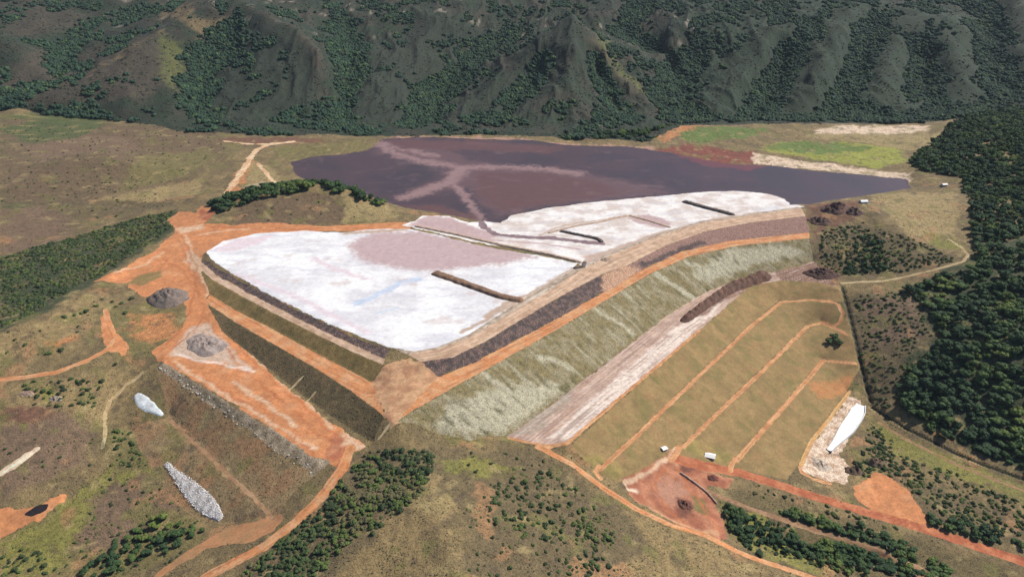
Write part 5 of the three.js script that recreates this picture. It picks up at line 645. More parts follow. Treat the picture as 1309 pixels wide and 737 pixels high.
function shadows(o) { o.traverse((m) => { if (m.isMesh) { m.castShadow = true; m.receiveShadow = true; } }); return o; }
const DAMS = {
  terraced_dam: 'tan grassed dam face with level orange berms stepping down on the right',
  main_dam: 'long main dam with dark rock crest slope, streaky pale face and grey bench',
  side_dam: 'side dam left of the white pond with an orange berm road between two grassed slopes',
  grassed_dam: 'brown grassed dam slope below the orange earth pad, grey riprap along its top',
};
const damGroups = {};
for (const r of regions) {
  const b = build[r.n]; if (!b.idx.length) continue;
  const g = new THREE.BufferGeometry(), n = b.pos.length / 3, uv = new Float32Array(n * 2), col = new Float32Array(n * 3), tile = M[r.mat].tile || TILE;
  for (let k = 0; k < n; k++) { const x = b.pos[k * 3], z = b.pos[k * 3 + 2]; uv[k * 2] = x / tile; uv[k * 2 + 1] = -z / tile; const c = colourAt(r.mat, x, z, r); col[k * 3] = c[0]; col[k * 3 + 1] = c[1]; col[k * 3 + 2] = c[2]; }
  g.setAttribute('position', new THREE.BufferAttribute(new Float32Array(b.pos), 3)); g.setAttribute('normal', new THREE.BufferAttribute(new Float32Array(b.nor), 3));
  g.setAttribute('uv', new THREE.BufferAttribute(uv, 2)); g.setAttribute('color', new THREE.BufferAttribute(col, 3)); g.setIndex(b.idx);
  const mesh = shadows(new THREE.Mesh(g, mats[r.mat]));
  if (DAMS[r.thing]) {
    const d = damGroups[r.thing] ||= scene.add(tag(Object.assign(new THREE.Group(), { name: r.thing }), DAMS[r.thing], 'dam')).children.at(-1);
    mesh.name = r.part; d.add(mesh);
  } else { mesh.name = numbered(r.thing); tag(mesh, r.part || { hills: 'dark green mountains with wooded gullies across the background', ground: 'dry grass and scrub ground of the valley' }[r.thing], r.thing.replace(/_/g, ' ').split(' ').slice(-2).join(' '), null, 'structure'); scene.add(mesh); }
  b.pos = b.nor = b.idx = b.map = null;
}
console.log('terrain done');
// ---------------------------------------------------------------- plants
const viewMat = new THREE.Matrix4(); camera.updateMatrixWorld(); camera.updateProjectionMatrix();
viewMat.multiplyMatrices(camera.projectionMatrix, new THREE.Matrix4().copy(camera.matrixWorld).invert());
const tmpV = new THREE.Vector3();
function seen(x, y, z) { tmpV.set(x, y, z).applyMatrix4(viewMat); return Math.abs(tmpV.x) < 1.02 && Math.abs(tmpV.y) < 1.02; }
function lobe(cx, cy, cz, r, squash, detail, seedO) {
  const g = new THREE.IcosahedronGeometry(r, detail), p = g.attributes.position;
  for (let i = 0; i < p.count; i++) { const x = p.getX(i), y = p.getY(i), z = p.getZ(i), k = 1 + 0.3 * noise(x * 1.9 / r + seedO, z * 1.9 / r + y * 1.3 / r + seedO * 2); p.setXYZ(i, cx + x * k, cy + y * k * squash, cz + z * k); }
  g.deleteAttribute('uv'); g.computeVertexNormals(); return g;
}
function leaves(lobes, per, size) {   // small leaf sprays standing out of the crown in every direction
  const pos = [], nor = [], idx = [];
  for (const [cx, cy, cz, r, sq] of lobes) for (let k = 0; k < per; k++) {
    const a = rnd() * 6.283, c = rr(-0.45, 1), s = Math.sqrt(Math.max(0, 1 - c * c)), d = new THREE.Vector3(Math.cos(a) * s, c, Math.sin(a) * s);
    const o = new THREE.Vector3(cx + d.x * r * rr(0.85, 1.15), cy + d.y * r * sq * rr(0.85, 1.15), cz + d.z * r * rr(0.85, 1.15));
    const n = d.clone().add(new THREE.Vector3(rr(-1, 1), rr(-0.3, 1.2), rr(-1, 1)).multiplyScalar(0.7)).normalize(), t = new THREE.Vector3(rr(-1, 1), rr(-1, 1), rr(-1, 1)).cross(n).normalize(), b = n.clone().cross(t), h = size * rr(0.6, 1.25), v = pos.length / 3;
    for (const [u, w] of [[-1, -0.6], [0.2, -1], [1, 0.3], [-0.3, 1]]) { pos.push(o.x + (t.x * u + b.x * w) * h, o.y + (t.y * u + b.y * w) * h, o.z + (t.z * u + b.z * w) * h); nor.push(n.x, n.y, n.z); }
    idx.push(v, v + 1, v + 2, v, v + 2, v + 3);
  }
  const g = new THREE.BufferGeometry(); g.setAttribute('position', new THREE.Float32BufferAttribute(pos, 3)); g.setAttribute('normal', new THREE.Float32BufferAttribute(nor, 3)); g.setIndex(idx); return g.toNonIndexed();
}
function crownGeometry(n, spread, tall, rad, per, size, base) {   // a crown about 1 m in radius
  const L = []; for (let i = 0; i < n; i++) { const a = i * 2.4 + rnd(), d = i ? spread * Math.sqrt(i / n) * rr(0.8, 1.15) : 0; L.push([Math.cos(a) * d, base + tall * rr(0.1, 1) * (1 - d * 0.45), Math.sin(a) * d, rad * rr(0.75, 1.2), rr(0.7, 0.95)]); }
  return mergeGeometries([...L.map((l, i) => lobe(l[0], l[1], l[2], l[3] * 0.9, l[4], 1, i * 3.7 + n)), leaves(L, per, size)].map((g) => { const q = g.index ? g.toNonIndexed() : g; if (q.attributes.uv) q.deleteAttribute('uv'); return q; }));
}
function trunkGeometry(h, r) {
  const parts = [new THREE.CylinderGeometry(r * 0.6, r, h, 7, 3, true).translate(0, h / 2, 0)];
  for (let i = 0; i < 3; i++) { const b = new THREE.CylinderGeometry(r * 0.25, r * 0.5, h * 0.7, 5, 1, true).translate(0, h * 0.35, 0); b.rotateZ(0.6 + 0.15 * i); b.rotateY(i * 2.1 + rnd()); b.translate(0, h * 0.7, 0); parts.push(b); }
  return mergeGeometries(parts.map((g) => { const q = g.toNonIndexed(); q.deleteAttribute('uv'); return q; }));
}
const treeCrowns = [0, 1, 2, 3].map((i) => crownGeometry(6 + i % 3, 0.72, 0.75, 0.42, 34, 0.13, 0.62));
const bushCrowns = [0, 1, 2].map(() => crownGeometry(4, 0.6, 0.42, 0.48, 26, 0.15, 0.18));
const farCrowns = [0, 1].map((i) => mergeGeometries([0, 1, 2].map((k) => lobe(Math.cos(k * 2.1 + i) * 0.5, 0.25 + 0.12 * k, Math.sin(k * 2.1 + i) * 0.5, 0.6, 0.75, 1, k * 5 + i))));
const trunkGeo = trunkGeometry(0.85, 0.075);
const leafMat = (c) => new THREE.MeshStandardMaterial({ color: new THREE.Color().setRGB(...c), roughness: 0.9, side: THREE.DoubleSide });
const TREE_TONES = [[0.026, 0.06, 0.019], [0.04, 0.08, 0.021], [0.066, 0.112, 0.024], [0.12, 0.16, 0.03]];
const BUSH_TONES = [[0.056, 0.088, 0.024], [0.038, 0.06, 0.02], [0.09, 0.128, 0.028], [0.115, 0.11, 0.045]];
const treeMats = TREE_TONES.map(leafMat), bushMats = BUSH_TONES.map(leafMat);
const barkMat = new THREE.MeshStandardMaterial({ color: new THREE.Color().setRGB(0.12, 0.09, 0.065), roughness: 0.95 });
const white = new THREE.MeshStandardMaterial({ color: 0xffffff, roughness: 0.92, side: THREE.DoubleSide });

const VEG_TEXT = {   // per planted area: name, label, category, group
  forest: ['forest_tree', 'forest tree', 'tree'], tree: ['valley_tree', 'tree', 'tree'], bush: ['shrub', 'shrub', 'shrub'],
};
const PLACES = ['on the hillside above the field track', 'on the wooded spur by the lake', 'on the hillside right of the terraced dam', 'along the crest of the mound behind the pond', 'on the shaded slope left of the orange pad',
  'in the thicket beside the orange access road', 'scattered below the streaky dam face', 'in the thicket on the foreground hill', 'scattered over the foreground hill', 'in the clump at the foreground hill edge', 'in the low clump at the bottom of the foreground hill',
  'in the dark row beside the red earth pad', 'in the bright green gully below the red road', 'in the belt along the red toe road', 'in the grove at the bottom of the gully', 'in the row above the red road at the right edge',
  'on the slope between the ditch and the red road', 'on the dry ground right of the terraces', 'on the edge of the forest by the dry ground', 'on the knoll at the right end of the dam', 'on the knoll flank above the field track',
  'dotted over the dry rise left of the orange pad', 'around the pale rocks left of the dam', 'on the slope below the white rock pile', 'in the green hollow at the bottom left', 'in the bottom left corner',
  'on the far plain left of the lake', 'on the plain near the pale track', 'on the brown face of the mound', 'along the far shore of the lake',
  'around the foot of the white spillway', 'beside the ditch above the spillway', 'in the green hollow left of the grassed dam', 'on the purple slope at the left edge', 'on the brown grassed dam slope', 'among the bright green plants of the gully', 'on the verge below the red road'];
const pools = { forest: [], tree: [], bush: [] };
VEG.forEach(([kind, dens, pts], vi) => {
  const b = polyInfo(pts); let area = 0; for (let i = 0, j = pts.length - 1; i < pts.length; j = i++) area += pts[j][0] * pts[i][1] - pts[i][0] * pts[j][1];
  const cell = 100 / Math.sqrt(dens);
  for (let x = b.x0; x < b.x1; x += cell) for (let z = b.z0; z < b.z1; z += cell) {
    const px = x + rr(-0.48, 0.48) * cell + 4 * noise(x / 9, z / 9), pz = z + rr(-0.48, 0.48) * cell, d = signed(pts, px, pz);
    if (d > (kind === 'forest' ? 5 : 8) * fbm(px / 16, pz / 16, 2)) continue;
    if (kind === 'bush' && fbm(px / 22 + 3, pz / 22, 3) < (dens > 150 ? -0.2 : -0.02)) continue;
    if (kind === 'tree' && fbm(px / 20 + 8, pz / 20, 3) < -0.22) continue;
    if (kind === 'forest' && fbm(px / 30 + 1, pz / 30, 3) < -0.24) continue;
    const q = near(TS, -pz) * NX + near(XS, px); if (first[q] < BASE_HILLS || worked[q] < (kind === 'bush' ? 1.2 : 3)) continue;
    const r = kind === 'forest' ? (vi === 4 ? rr(2.2, 4.4) : 2.6 + 6.6 * Math.pow(rnd(), 1.5)) : kind === 'tree' ? rr(2.6, 5.4) : dens > 500 ? rr(1.9, 4.4) : dens > 150 ? rr(1.5, 3.8) : rr(1.1, 2.8);
    const y = heightAt(px, pz), dist = Math.hypot(px, y - 480, pz), tone = clamp(Math.floor((kind === 'forest' ? 1.4 : 1.7) + 4.5 * fbm(px / 60 + 20, pz / 60, 3) + rr(-0.9, 0.9)), 0, 3);
    pools[kind].push({ x: px, y, z: pz, r, vi, a: rnd() * 6.28, tall: rr(0.75, 1.4), tone, v: Math.floor(rnd() * 12), big: seen(px, y, pz) ? r / dist : 0 });
  }
});
const extraShrubs = [[-569.6,-6.4,-922.3],[-552.7,-7.8,-915.7],[-541.8,-8.6,-903.5],[-538.5,-8.6,-912.7],[-530.9,-8.7,-926.7],[-567.7,-6,-901],[-522.5,-10.1,-888.7],[-572.5,-5.9,-885.3],[-582.8,-5.1,-875.1],[-592.1,-4.4,-867.5],[-563.3,-15.1,-800.5],[-575.5,-15.6,-794],[-611.6,-10.8,-808.5],[-488.7,-23.3,-781.1],[-577.2,-5.5,-880.2]];
extraShrubs.forEach(([x, , z], i) => pools.bush.push({ x, y: heightAt(x, z), z, r: rr(3, 4.6), vi: 21, a: rnd() * 6, tall: 1, tone: i % 3, v: i, big: 9 }));
const slopeTrees = [[463.6,-74.8,-931.3],[465.1,-76.2,-922.8],[454.6,-78.1,-923.6],[467.7,-77,-917.5]];
slopeTrees.forEach(([x, , z], i) => pools.tree.push({ x, y: heightAt(x, z), z, r: rr(5, 6.5), vi: -1, a: rnd() * 6, tall: 1, tone: 1, v: i, big: 9 }));
for (const kind of ['forest', 'tree', 'bush']) {
  const pool = pools[kind].sort((p, q) => q.big - p.big), single = pool.slice(0, 300).filter((p) => p.big > 0), rest = pool.slice(single.length);
  const shade = kind === 'bush' ? ['mid green', 'dark green', 'bright green', 'olive brown'] : ['dark green', 'mid green', 'fresh green', 'yellow green'], mid = [...single].sort((p, q) => p.r - q.r)[single.length >> 1].r;
  const [name, what, cat] = VEG_TEXT[kind], crowns = kind === 'bush' ? bushCrowns : treeCrowns, mm = kind === 'bush' ? bushMats : treeMats, tones = kind === 'bush' ? BUSH_TONES : TREE_TONES;
  const protos = {};
  for (const p of single) {
    const key = `${p.v % crowns.length}_${p.tone}`;
    let o;
    if (kind === 'bush') o = new THREE.Mesh(crowns[p.v % crowns.length], mm[p.tone]);
    else {
      if (!protos[key]) { const g = new THREE.Group(), t = new THREE.Mesh(trunkGeo, barkMat), c = new THREE.Mesh(crowns[p.v % crowns.length], mm[p.tone]); t.name = 'trunk'; c.name = 'crown'; g.add(t, c); protos[key] = g; }
      o = protos[key].clone();
    }
    o.name = numbered(name); o.position.set(p.x, p.y - 0.25, p.z); o.rotation.y = p.a; o.scale.set(p.r, p.r * p.tall * (kind === 'bush' ? 0.85 : 0.8), p.r);
    const place = p.vi < 0 ? 'growing alone on the terraced dam face' : PLACES[p.vi];
    const look = `${p.r > mid ? 'large' : 'small'} ${shade[p.tone]}`; tag(o, `${look} ${what} ${place}`, cat, `${look} ${cat}s ${place}`); shadows(o); scene.add(o);
  }
  const stuff = new THREE.Group(); stuff.name = { forest: 'forest', tree: 'woodland', bush: 'scrub' }[kind];
  crowns.forEach((g, ci) => {
    const mine = rest.filter((p) => p.v % crowns.length === ci); if (!mine.length) return;
    const im = new THREE.InstancedMesh(g, white, mine.length), mtx = new THREE.Matrix4(), qt = new THREE.Quaternion(), up = new THREE.Vector3(0, 1, 0), col = new THREE.Color();
    mine.forEach((p, i) => { im.setMatrixAt(i, mtx.compose(new THREE.Vector3(p.x, p.y - 0.6 - (kind === 'bush' ? 0 : 0.3 * p.r), p.z), qt.setFromAxisAngle(up, p.a), new THREE.Vector3(p.r, p.r * p.tall * (kind === 'bush' ? 0.85 : 0.95), p.r))); const c = tones[p.tone], k = 0.8 + 0.4 * ((p.v * 7 % 12) / 12); im.setColorAt(i, col.setRGB(c[0] * k, c[1] * k, c[2] * k)); });
    im.name = 'foliage'; im.castShadow = im.receiveShadow = true; stuff.add(im);
  });
  tag(stuff, { forest: 'mass of green forest canopy on the hillsides around the lake', tree: 'belt of mixed trees filling the gully at bottom right', bush: 'brushwood covering the dry slopes of the valley' }[kind], { forest: 'forest', tree: 'woodland', bush: 'scrub' }[kind], null, 'stuff');
  scene.add(stuff);
}
// low tussocks over the open ground, and the woods in the mountain gullies
function scatter(name, label, cat, geos, list) {
  const g = new THREE.Group(); g.name = name; tag(g, label, cat, null, 'stuff');
  geos.forEach((geo, gi) => {
    const mine = list.filter((_, i) => i % geos.length === gi), im = new THREE.InstancedMesh(geo, white, mine.length), mtx = new THREE.Matrix4(), qt = new THREE.Quaternion(), up = new THREE.Vector3(0, 1, 0), col = new THREE.Color();
    mine.forEach((p, i) => { im.setMatrixAt(i, mtx.compose(new THREE.Vector3(p.x, p.y, p.z), qt.setFromAxisAngle(up, p.a), new THREE.Vector3(p.r, p.r * p.t, p.r))); im.setColorAt(i, col.setRGB(...p.c)); });
    im.name = 'foliage'; im.castShadow = im.receiveShadow = true; g.add(im);
  });
  scene.add(g);
}
{
  const list = [];
  for (let k = 0; k < 90000 && list.length < 20000; k++) {
    const t = 430 + 1350 * Math.pow(rnd(), 1.25), x = rr(-0.78, 0.78) * t, z = -t;
    const q = near(TS, t) * NX + near(XS, x); if (first[q] !== BASE_GROUND && !(regions[first[q]].mat === 'browngrass' && rnd() < 0.5) && !(regions[first[q]].mat === 'darkgrass')) continue;
    if (fbm(x / 34, z / 34, 3) + rr(-0.25, 0.25) < 0.02) continue;
    const c = [[0.17, 0.135, 0.065], [0.11, 0.105, 0.045], [0.22, 0.165, 0.085], [0.1, 0.08, 0.045]][Math.floor(rnd() * 4)], r = rr(0.4, 1.15);
    list.push({ x, y: heightAt(x, z) - 0.15, z, r, t: rr(0.5, 0.9), a: rnd() * 6, c });
  }
  scatter('tussock_grass', 'dry tussocks and low scrub dotted over the open slopes', 'grass', bushCrowns.slice(0, 2), list);
  const woods = [];
  for (let k = 0; k < 260000 && woods.length < 42000; k++) {
    const t = rr(1650, 3100), x = rr(-0.76, 0.76) * t, z = -t, q = near(TS, t) * NX + near(XS, x);
    if (first[q] !== BASE_HILLS) continue;
    const dip = heightAt(x - 80, z) + heightAt(x + 80, z) + heightAt(x, z - 60) + heightAt(x, z + 60) - 4 * heightAt(x, z);
    if (dip / 30 + 2.4 * fbm(x / 170, z / 170, 4) + rr(-0.7, 0.7) + 0.5 * sstep(0, 900, x) < 0.75) continue;
    const k2 = rr(0.7, 1.4), g = rnd() < 0.12 ? [0.045, 0.08, 0.024] : [0.015, 0.042, 0.02];
    woods.push({ x, y: heightAt(x, z) - 0.8, z, r: rr(4, 8.5), t: rr(0.9, 1.5), a: rnd() * 6, c: [g[0] * k2, g[1] * k2, g[2] * k2] });
  }
  for (let k = 0, n = 0; k < 200000 && n < 17000; k++) {
    const t = rr(1650, 2900), x = rr(-0.76, 0.76) * t, z = -t, q = near(TS, t) * NX + near(XS, x); if (first[q] !== BASE_HILLS || fbm(x / 60 + 5, z / 60, 3) + rr(-0.3, 0.3) < 0) continue;
    const g = [[0.034, 0.042, 0.022], [0.05, 0.046, 0.03], [0.024, 0.036, 0.018]][n % 3]; n++;
    woods.push({ x, y: heightAt(x, z) - 0.5, z, r: rr(1.3, 3.4), t: rr(0.6, 1.1), a: rnd() * 6, c: g });
  }
  scatter('mountain_woods', 'dark green woods filling the gullies of the mountainside', 'forest', farCrowns, woods);
}
console.log('plants', pools.forest.length, pools.tree.length, pools.bush.length);

// ---------------------------------------------------------------- earthworks standing on the ground
function earthMat(g, bump) { return new THREE.MeshStandardMaterial({ color: 0xffffff, vertexColors: true, roughness: 0.95, map: GRAINS[g], bumpMap: GRAINS[g], bumpScale: bump }); }
const rockEarth = earthMat('rock', 0.8), softEarth = earthMat('soil', 0.3);
function surface(rows, cols, fn, a, b, mat) {   // a skin of rows x cols points with patchy colour
  const pos = [], col = [], uv = [], idx = [];
  for (let i = 0; i < rows; i++) for (let j = 0; j < cols; j++) {
    const p = fn(i / (rows - 1), j / (cols - 1)); pos.push(...p); uv.push(p[0] / 60 + p[1] / 40, -p[2] / 60);
    const t = sstep(-0.25, 0.3, fbm(p[0] / 7, p[2] / 7 + p[1] / 5, 3)), v = 1.3 + 0.25 * noise(p[0] / 2.2, p[2] / 2.2); col.push(lerp(a[0], b[0], t) * v, lerp(a[1], b[1], t) * v, lerp(a[2], b[2], t) * v);
    if (i && j) { const q = i * cols + j; idx.push(q - cols - 1, q - 1, q - cols, q - cols, q - 1, q); }
  }
  const g = new THREE.BufferGeometry(); g.setAttribute('position', new THREE.Float32BufferAttribute(pos, 3)); g.setAttribute('uv', new THREE.Float32BufferAttribute(uv, 2)); g.setAttribute('color', new THREE.Float32BufferAttribute(col, 3)); g.setIndex(idx); g.computeVertexNormals();
  const m = new THREE.Mesh(g, mat); return shadows(m);
}
function thingMesh(m, name, label, cat, group) { m.name = numbered(name); tag(m, label, cat, group); scene.add(m); return m; }
function heap(name, label, cat, p, rx, rz, turn, h, a, b, rough = 0.25, mat = rockEarth) {
  const [cx, , cz] = p, c = Math.cos(turn), s = Math.sin(turn), o = cx * 0.37;
  return thingMesh(surface(20, 41, (u, v) => {
    const an = v * 6.28318, k = 1 + 0.22 * noise(Math.cos(an) * 1.6 + o, Math.sin(an) * 1.6 + o), r = u * k, lx = Math.cos(an) * r * rx, lz = Math.sin(an) * r * rz, x = cx + lx * c - lz * s, z = cz + lx * s + lz * c;
    const prof = Math.max(0, 1 - u * u) * (0.75 + 0.25 * (1 - u));
    return [x, heightAt(x, z) - (u > 0.97 ? 0.8 : 0) + h * prof * (1 + rough * 1.6 * fbm(x / 6 + o, z / 6, 3)) + rough * 2.2 * prof * noise(x / 2.4, z / 2.4), z];
  }, a, b, mat), name, label, cat);
}
function along(pts, n) { return new THREE.CatmullRomCurve3(pts.map((p) => new THREE.Vector3(...p)), false, 'catmullrom', 0.3).getSpacedPoints(n); }
function bund(name, label, cat, pts, w0, w1, h, a, b, rough = 0.4, mat = rockEarth, lens = 0) {   // a bank of earth with rounded top and sloping ends
  let len = 0; for (let i = 1; i < pts.length; i++) len += Math.hypot(pts[i][0] - pts[i - 1][0], pts[i][2] - pts[i - 1][2]);
  const n = Math.max(8, Math.round(len / 1.6)), c = along(pts, n);
  return thingMesh(surface(n + 1, 11, (u, v) => {
    const i = Math.round(u * n), p = c[i], q = c[Math.min(i + 1, n)], r = c[Math.max(i - 1, 0)], l = Math.hypot(q.x - r.x, q.z - r.z) || 1, nx = -(q.z - r.z) / l, nz = (q.x - r.x) / l;
    const end = Math.min(1, Math.min(u, 1 - u) * len / (h * 1.6)), w = (lens ? Math.pow(Math.sin(Math.PI * (0.06 + 0.88 * Math.pow(u, lens))), 0.8) : 1) * lerp(w0, w1, u) * (1 + 0.14 * noise(u * len / 9, 3.3)) * (0.4 + 0.6 * Math.sqrt(end)), t = (v - 0.5) * 2, x = p.x + nx * t * w, z = p.z + nz * t * w;
    const f = sstep(0, 1, Math.min(1, (1 - Math.abs(t)) * 1.9)) * end;
    return [x, heightAt(x, z) - (f <= 0.02 ? 0.7 : 0) + f * h * (1 + rough * 0.6 * noise(x / 9, z / 9)) + f * rough * (1.3 * noise(x / 2.5, z / 2.5) + noise(x / 1.2, z / 1.2)), z];
  }, a, b, mat), name, label, cat);
}
function strewn(m, pts, w, n, r0, r1, lens, c) {   // loose stones over a bank, one joined part
  const cv = along(pts, 60), gs = [];
  for (let k = 0; k < n; k++) {
    const u = rnd(), i = Math.min(59, Math.floor(u * 60)), p = cv[i], q = cv[i + 1], l = Math.hypot(q.x - p.x, q.z - p.z) || 1, s = rr(-1, 1) * w * Math.pow(Math.sin(Math.PI * (0.06 + 0.88 * Math.pow(u, lens))), 0.8) * 0.95, x = p.x - (q.z - p.z) / l * s, z = p.z + (q.x - p.x) / l * s, r = rr(r0, r1);
    const g = new THREE.IcosahedronGeometry(r, 0); g.deleteAttribute('uv'); g.scale(rr(0.8, 1.4), rr(0.5, 0.9), rr(0.8, 1.4)); g.rotateY(rnd() * 6); g.rotateX(rr(-0.5, 0.5)); g.translate(x, heightAt(x, z) + rr(0.5, 1.3), z); gs.push(g);
  }
  const s = new THREE.Mesh(mergeGeometries(gs), new THREE.MeshStandardMaterial({ color: new THREE.Color().setRGB(...c), roughness: 0.9 })); s.name = 'stones'; s.userData.kind = 'stuff'; m.add(shadows(s));
}
const BR = [0.25, 0.14, 0.085], BR2 = [0.14, 0.08, 0.055], GY = [0.27, 0.22, 0.2], GY2 = [0.17, 0.13, 0.12], TN = [0.42, 0.3, 0.22], WH = [0.72, 0.69, 0.68], WH2 = [0.5, 0.46, 0.45];
bund('dike', 'brown earth dike jutting into the white pond', 'dike', [[-115.9,3,-987.7],[-71.7,3,-954.5],[-15.5,3,-911.4],[16.4,2.8,-898.1]], 8.5, 6.5, 3.6, [0.34, 0.2, 0.125], BR, 0.35);
bund('dike', 'long pale dike dividing the white pond from the upper beach', 'dike', [[-163.2,1.5,-1168.7],[-95.4,1.3,-1135.6],[-17.9,1.8,-1089.8],[54.8,2,-1053.5],[106.2,2.5,-1021.2]], 4.5, 4.5, 2.2, TN, [0.3, 0.21, 0.16], 0.3, softEarth);
bund('dike', 'short dark dike ending at the pinkish channel on the beach', 'dike', [[78.4,0,-1151.9],[106.9,0,-1135.3],[136.1,0,-1119.1],[145.7,0,-1103.2]], 4, 4, 2.6, GY2, [0.1, 0.08, 0.075], 0.4);
bund('dike', 'dark grey dike crossing the upper beach near the lake', 'dike', [[310.3,0,-1292.4],[342.9,0,-1260.5],[366.1,0,-1241.3],[388.1,0.8,-1220.5]], 6, 6, 3.2, GY2, [0.12, 0.09, 0.08], 0.4);
bund('dike', 'low tan bank along the middle of the upper beach', 'dike', [[58.5,0,-1141.9],[105.9,0,-1172.3],[154.1,0,-1193.4],[200.8,0,-1222.5]], 3.5, 3.5, 1.3, TN, [0.32, 0.24, 0.19], 0.3, softEarth);
bund('dike', 'low tan bank curving down from the middle of the upper beach', 'dike', [[203.6,0,-1222.5],[234.8,0,-1197],[266.3,0,-1165.4]], 3.5, 3.5, 1.3, TN, [0.32, 0.24, 0.19], 0.3, softEarth);
bund('dike', 'small dark bank at the end of the pond divider', 'dike', [[110.3,2.2,-1027.4],[105,2.6,-1007.3],[89.5,3,-1001]], 3.5, 3, 2.2, GY2, [0.12, 0.09, 0.08], 0.4);
bund('spoil_bank', 'rough brown spoil bank on the upper end of the grey bench', 'spoil bank', [[240.1,-43.9,-922.4],[289.4,-43.5,-977.8],[344,-42.4,-1031.9],[408.1,-39.4,-1069.9]], 7, 12, 6, BR2, [0.2, 0.1, 0.07], 0.7);
const whiteBank = bund('rock_drain', 'bright white rock bank lying down the brown grassed dam slope', 'rock bank', [[-376.2,-60.6,-640.6],[-350.5,-63,-617.1],[-319.2,-65.7,-589.5],[-291.5,-68.7,-566]], 8, 11, 1.3, [0.74, 0.7, 0.68], [0.4, 0.36, 0.34], 0.4, rockEarth, 1.5);
strewn(whiteBank, [[-376.2,-60.6,-640.6],[-350.5,-63,-617.1],[-319.2,-65.7,-589.5],[-291.5,-68.7,-566]], 9.5, 800, 0.3, 0.85, 1.5, [0.66, 0.63, 0.61]);
bund('rock_drain', 'small pale bluish rock bank on the slope under the earth pad', 'rock bank', [[-448.4,-38.3,-739.3],[-430.4,-41.9,-723.8],[-405.3,-47.1,-709.5]], 8.5, 7, 0.9, [0.6, 0.63, 0.64], [0.46, 0.48, 0.49], 0.2, softEarth, 0.8);
bund('drain_wall', 'thin pale drain wall running down across the red earth pad', 'drain', [[186.1,-81.9,-652.6],[199.2,-86.4,-642.4],[211.9,-91,-631.4],[222.7,-96.7,-616.9]], 1.3, 1.3, 1.8, [0.42, 0.3, 0.22], [0.3, 0.2, 0.15], 0.15, softEarth);
heap('spoil_heap', 'rounded grey spoil heap on the orange earth pad', 'heap', [[-481.9,-9,-929.6]][0], 29, 25, 0, 13, [0.3, 0.215, 0.17], [0.17, 0.145, 0.13], 0.3);
heap('spoil_heap', 'low grey and pink spoil heap in the fork of the orange roads', 'heap', [[-390,-18.5,-819.3]][0], 31, 20, 0.6, 6, [0.46, 0.37, 0.33], [0.3, 0.235, 0.21], 0.5);
heap('spoil_heap', 'dark red brown spoil heap at the top end of the bench', 'heap', [[490,-39.6,-1070.3]][0], 26, 17, 0.2, 7, [0.13, 0.066, 0.052], [0.085, 0.05, 0.042], 0.7);
heap('spoil_heap', 'reddish spoil heap left of the white hut on the knoll', 'heap', [[564.8,7,-1230.6]][0], 24, 16, 0, 9, [0.2, 0.105, 0.085], [0.12, 0.07, 0.06], 0.8);
heap('spoil_heap', 'reddish spoil heap under the white hut on the knoll', 'heap', [[592,6.6,-1216.8]][0], 16, 12, 0.4, 6, [0.17, 0.1, 0.08], [0.11, 0.068, 0.06], 0.8);
heap('spoil_heap', 'brown spoil heap at the dam end beside the knoll', 'heap', [[527.1,-1.7,-1197.7]][0], 20, 12, 0.3, 6, [0.16, 0.09, 0.07], [0.1, 0.065, 0.055], 0.8);
heap('spoil_heap', 'dark red heap in the middle of the red earth pad', 'heap', [[184.6,-88.4,-608.1]][0], 9, 7, 0, 3.5, [0.22, 0.085, 0.055], [0.13, 0.06, 0.045], 0.8);
heap('spoil_heap', 'small dark red heap by the red road junction', 'heap', [[225.2,-90.2,-651.9]][0], 7, 5, 0, 3, [0.2, 0.07, 0.05], [0.12, 0.055, 0.042], 0.8);
heap('spoil_heap', 'pale earth heap where the pond divider meets the dam crest', 'heap', [[142.7,2.3,-1032.8]][0], 9, 7, 0, 3, [0.5, 0.36, 0.27], [0.36, 0.25, 0.19], 0.6);
heap('rock_heap', 'pale rocks among bushes left of the dam', 'rocks', [[-532.8,-30.6,-722]][0], 8, 5, 0, 2.5, [0.5, 0.4, 0.31], [0.36, 0.28, 0.22], 0.9);
heap('rock_heap', 'pinkish rocks near the left edge of the picture', 'rocks', [[-569,-28.7,-727.2]][0], 9, 5, 0, 2, [0.45, 0.31, 0.24], [0.34, 0.23, 0.17], 0.9);
heap('rock_heap', 'brown boulders at the foot of the white spillway', 'rocks', [[404.7,-115.6,-693.2]][0], 12, 8, 0, 5, [0.2, 0.13, 0.085], [0.1, 0.065, 0.045], 1);
heap('rock_heap', 'dark boulders between spillway and orange earth patch', 'rocks', [[436.7,-115.7,-707.3]][0], 13, 8, 0.3, 5, [0.25, 0.17, 0.11], [0.12, 0.08, 0.055], 1);
heap('rock_heap', 'white rubble fanned out at the spillway outlet', 'rocks', [[367.6,-111.9,-699.9]][0], 12, 11, 0.3, 2.6, [0.7, 0.6, 0.5], [0.5, 0.38, 0.29], 0.9);

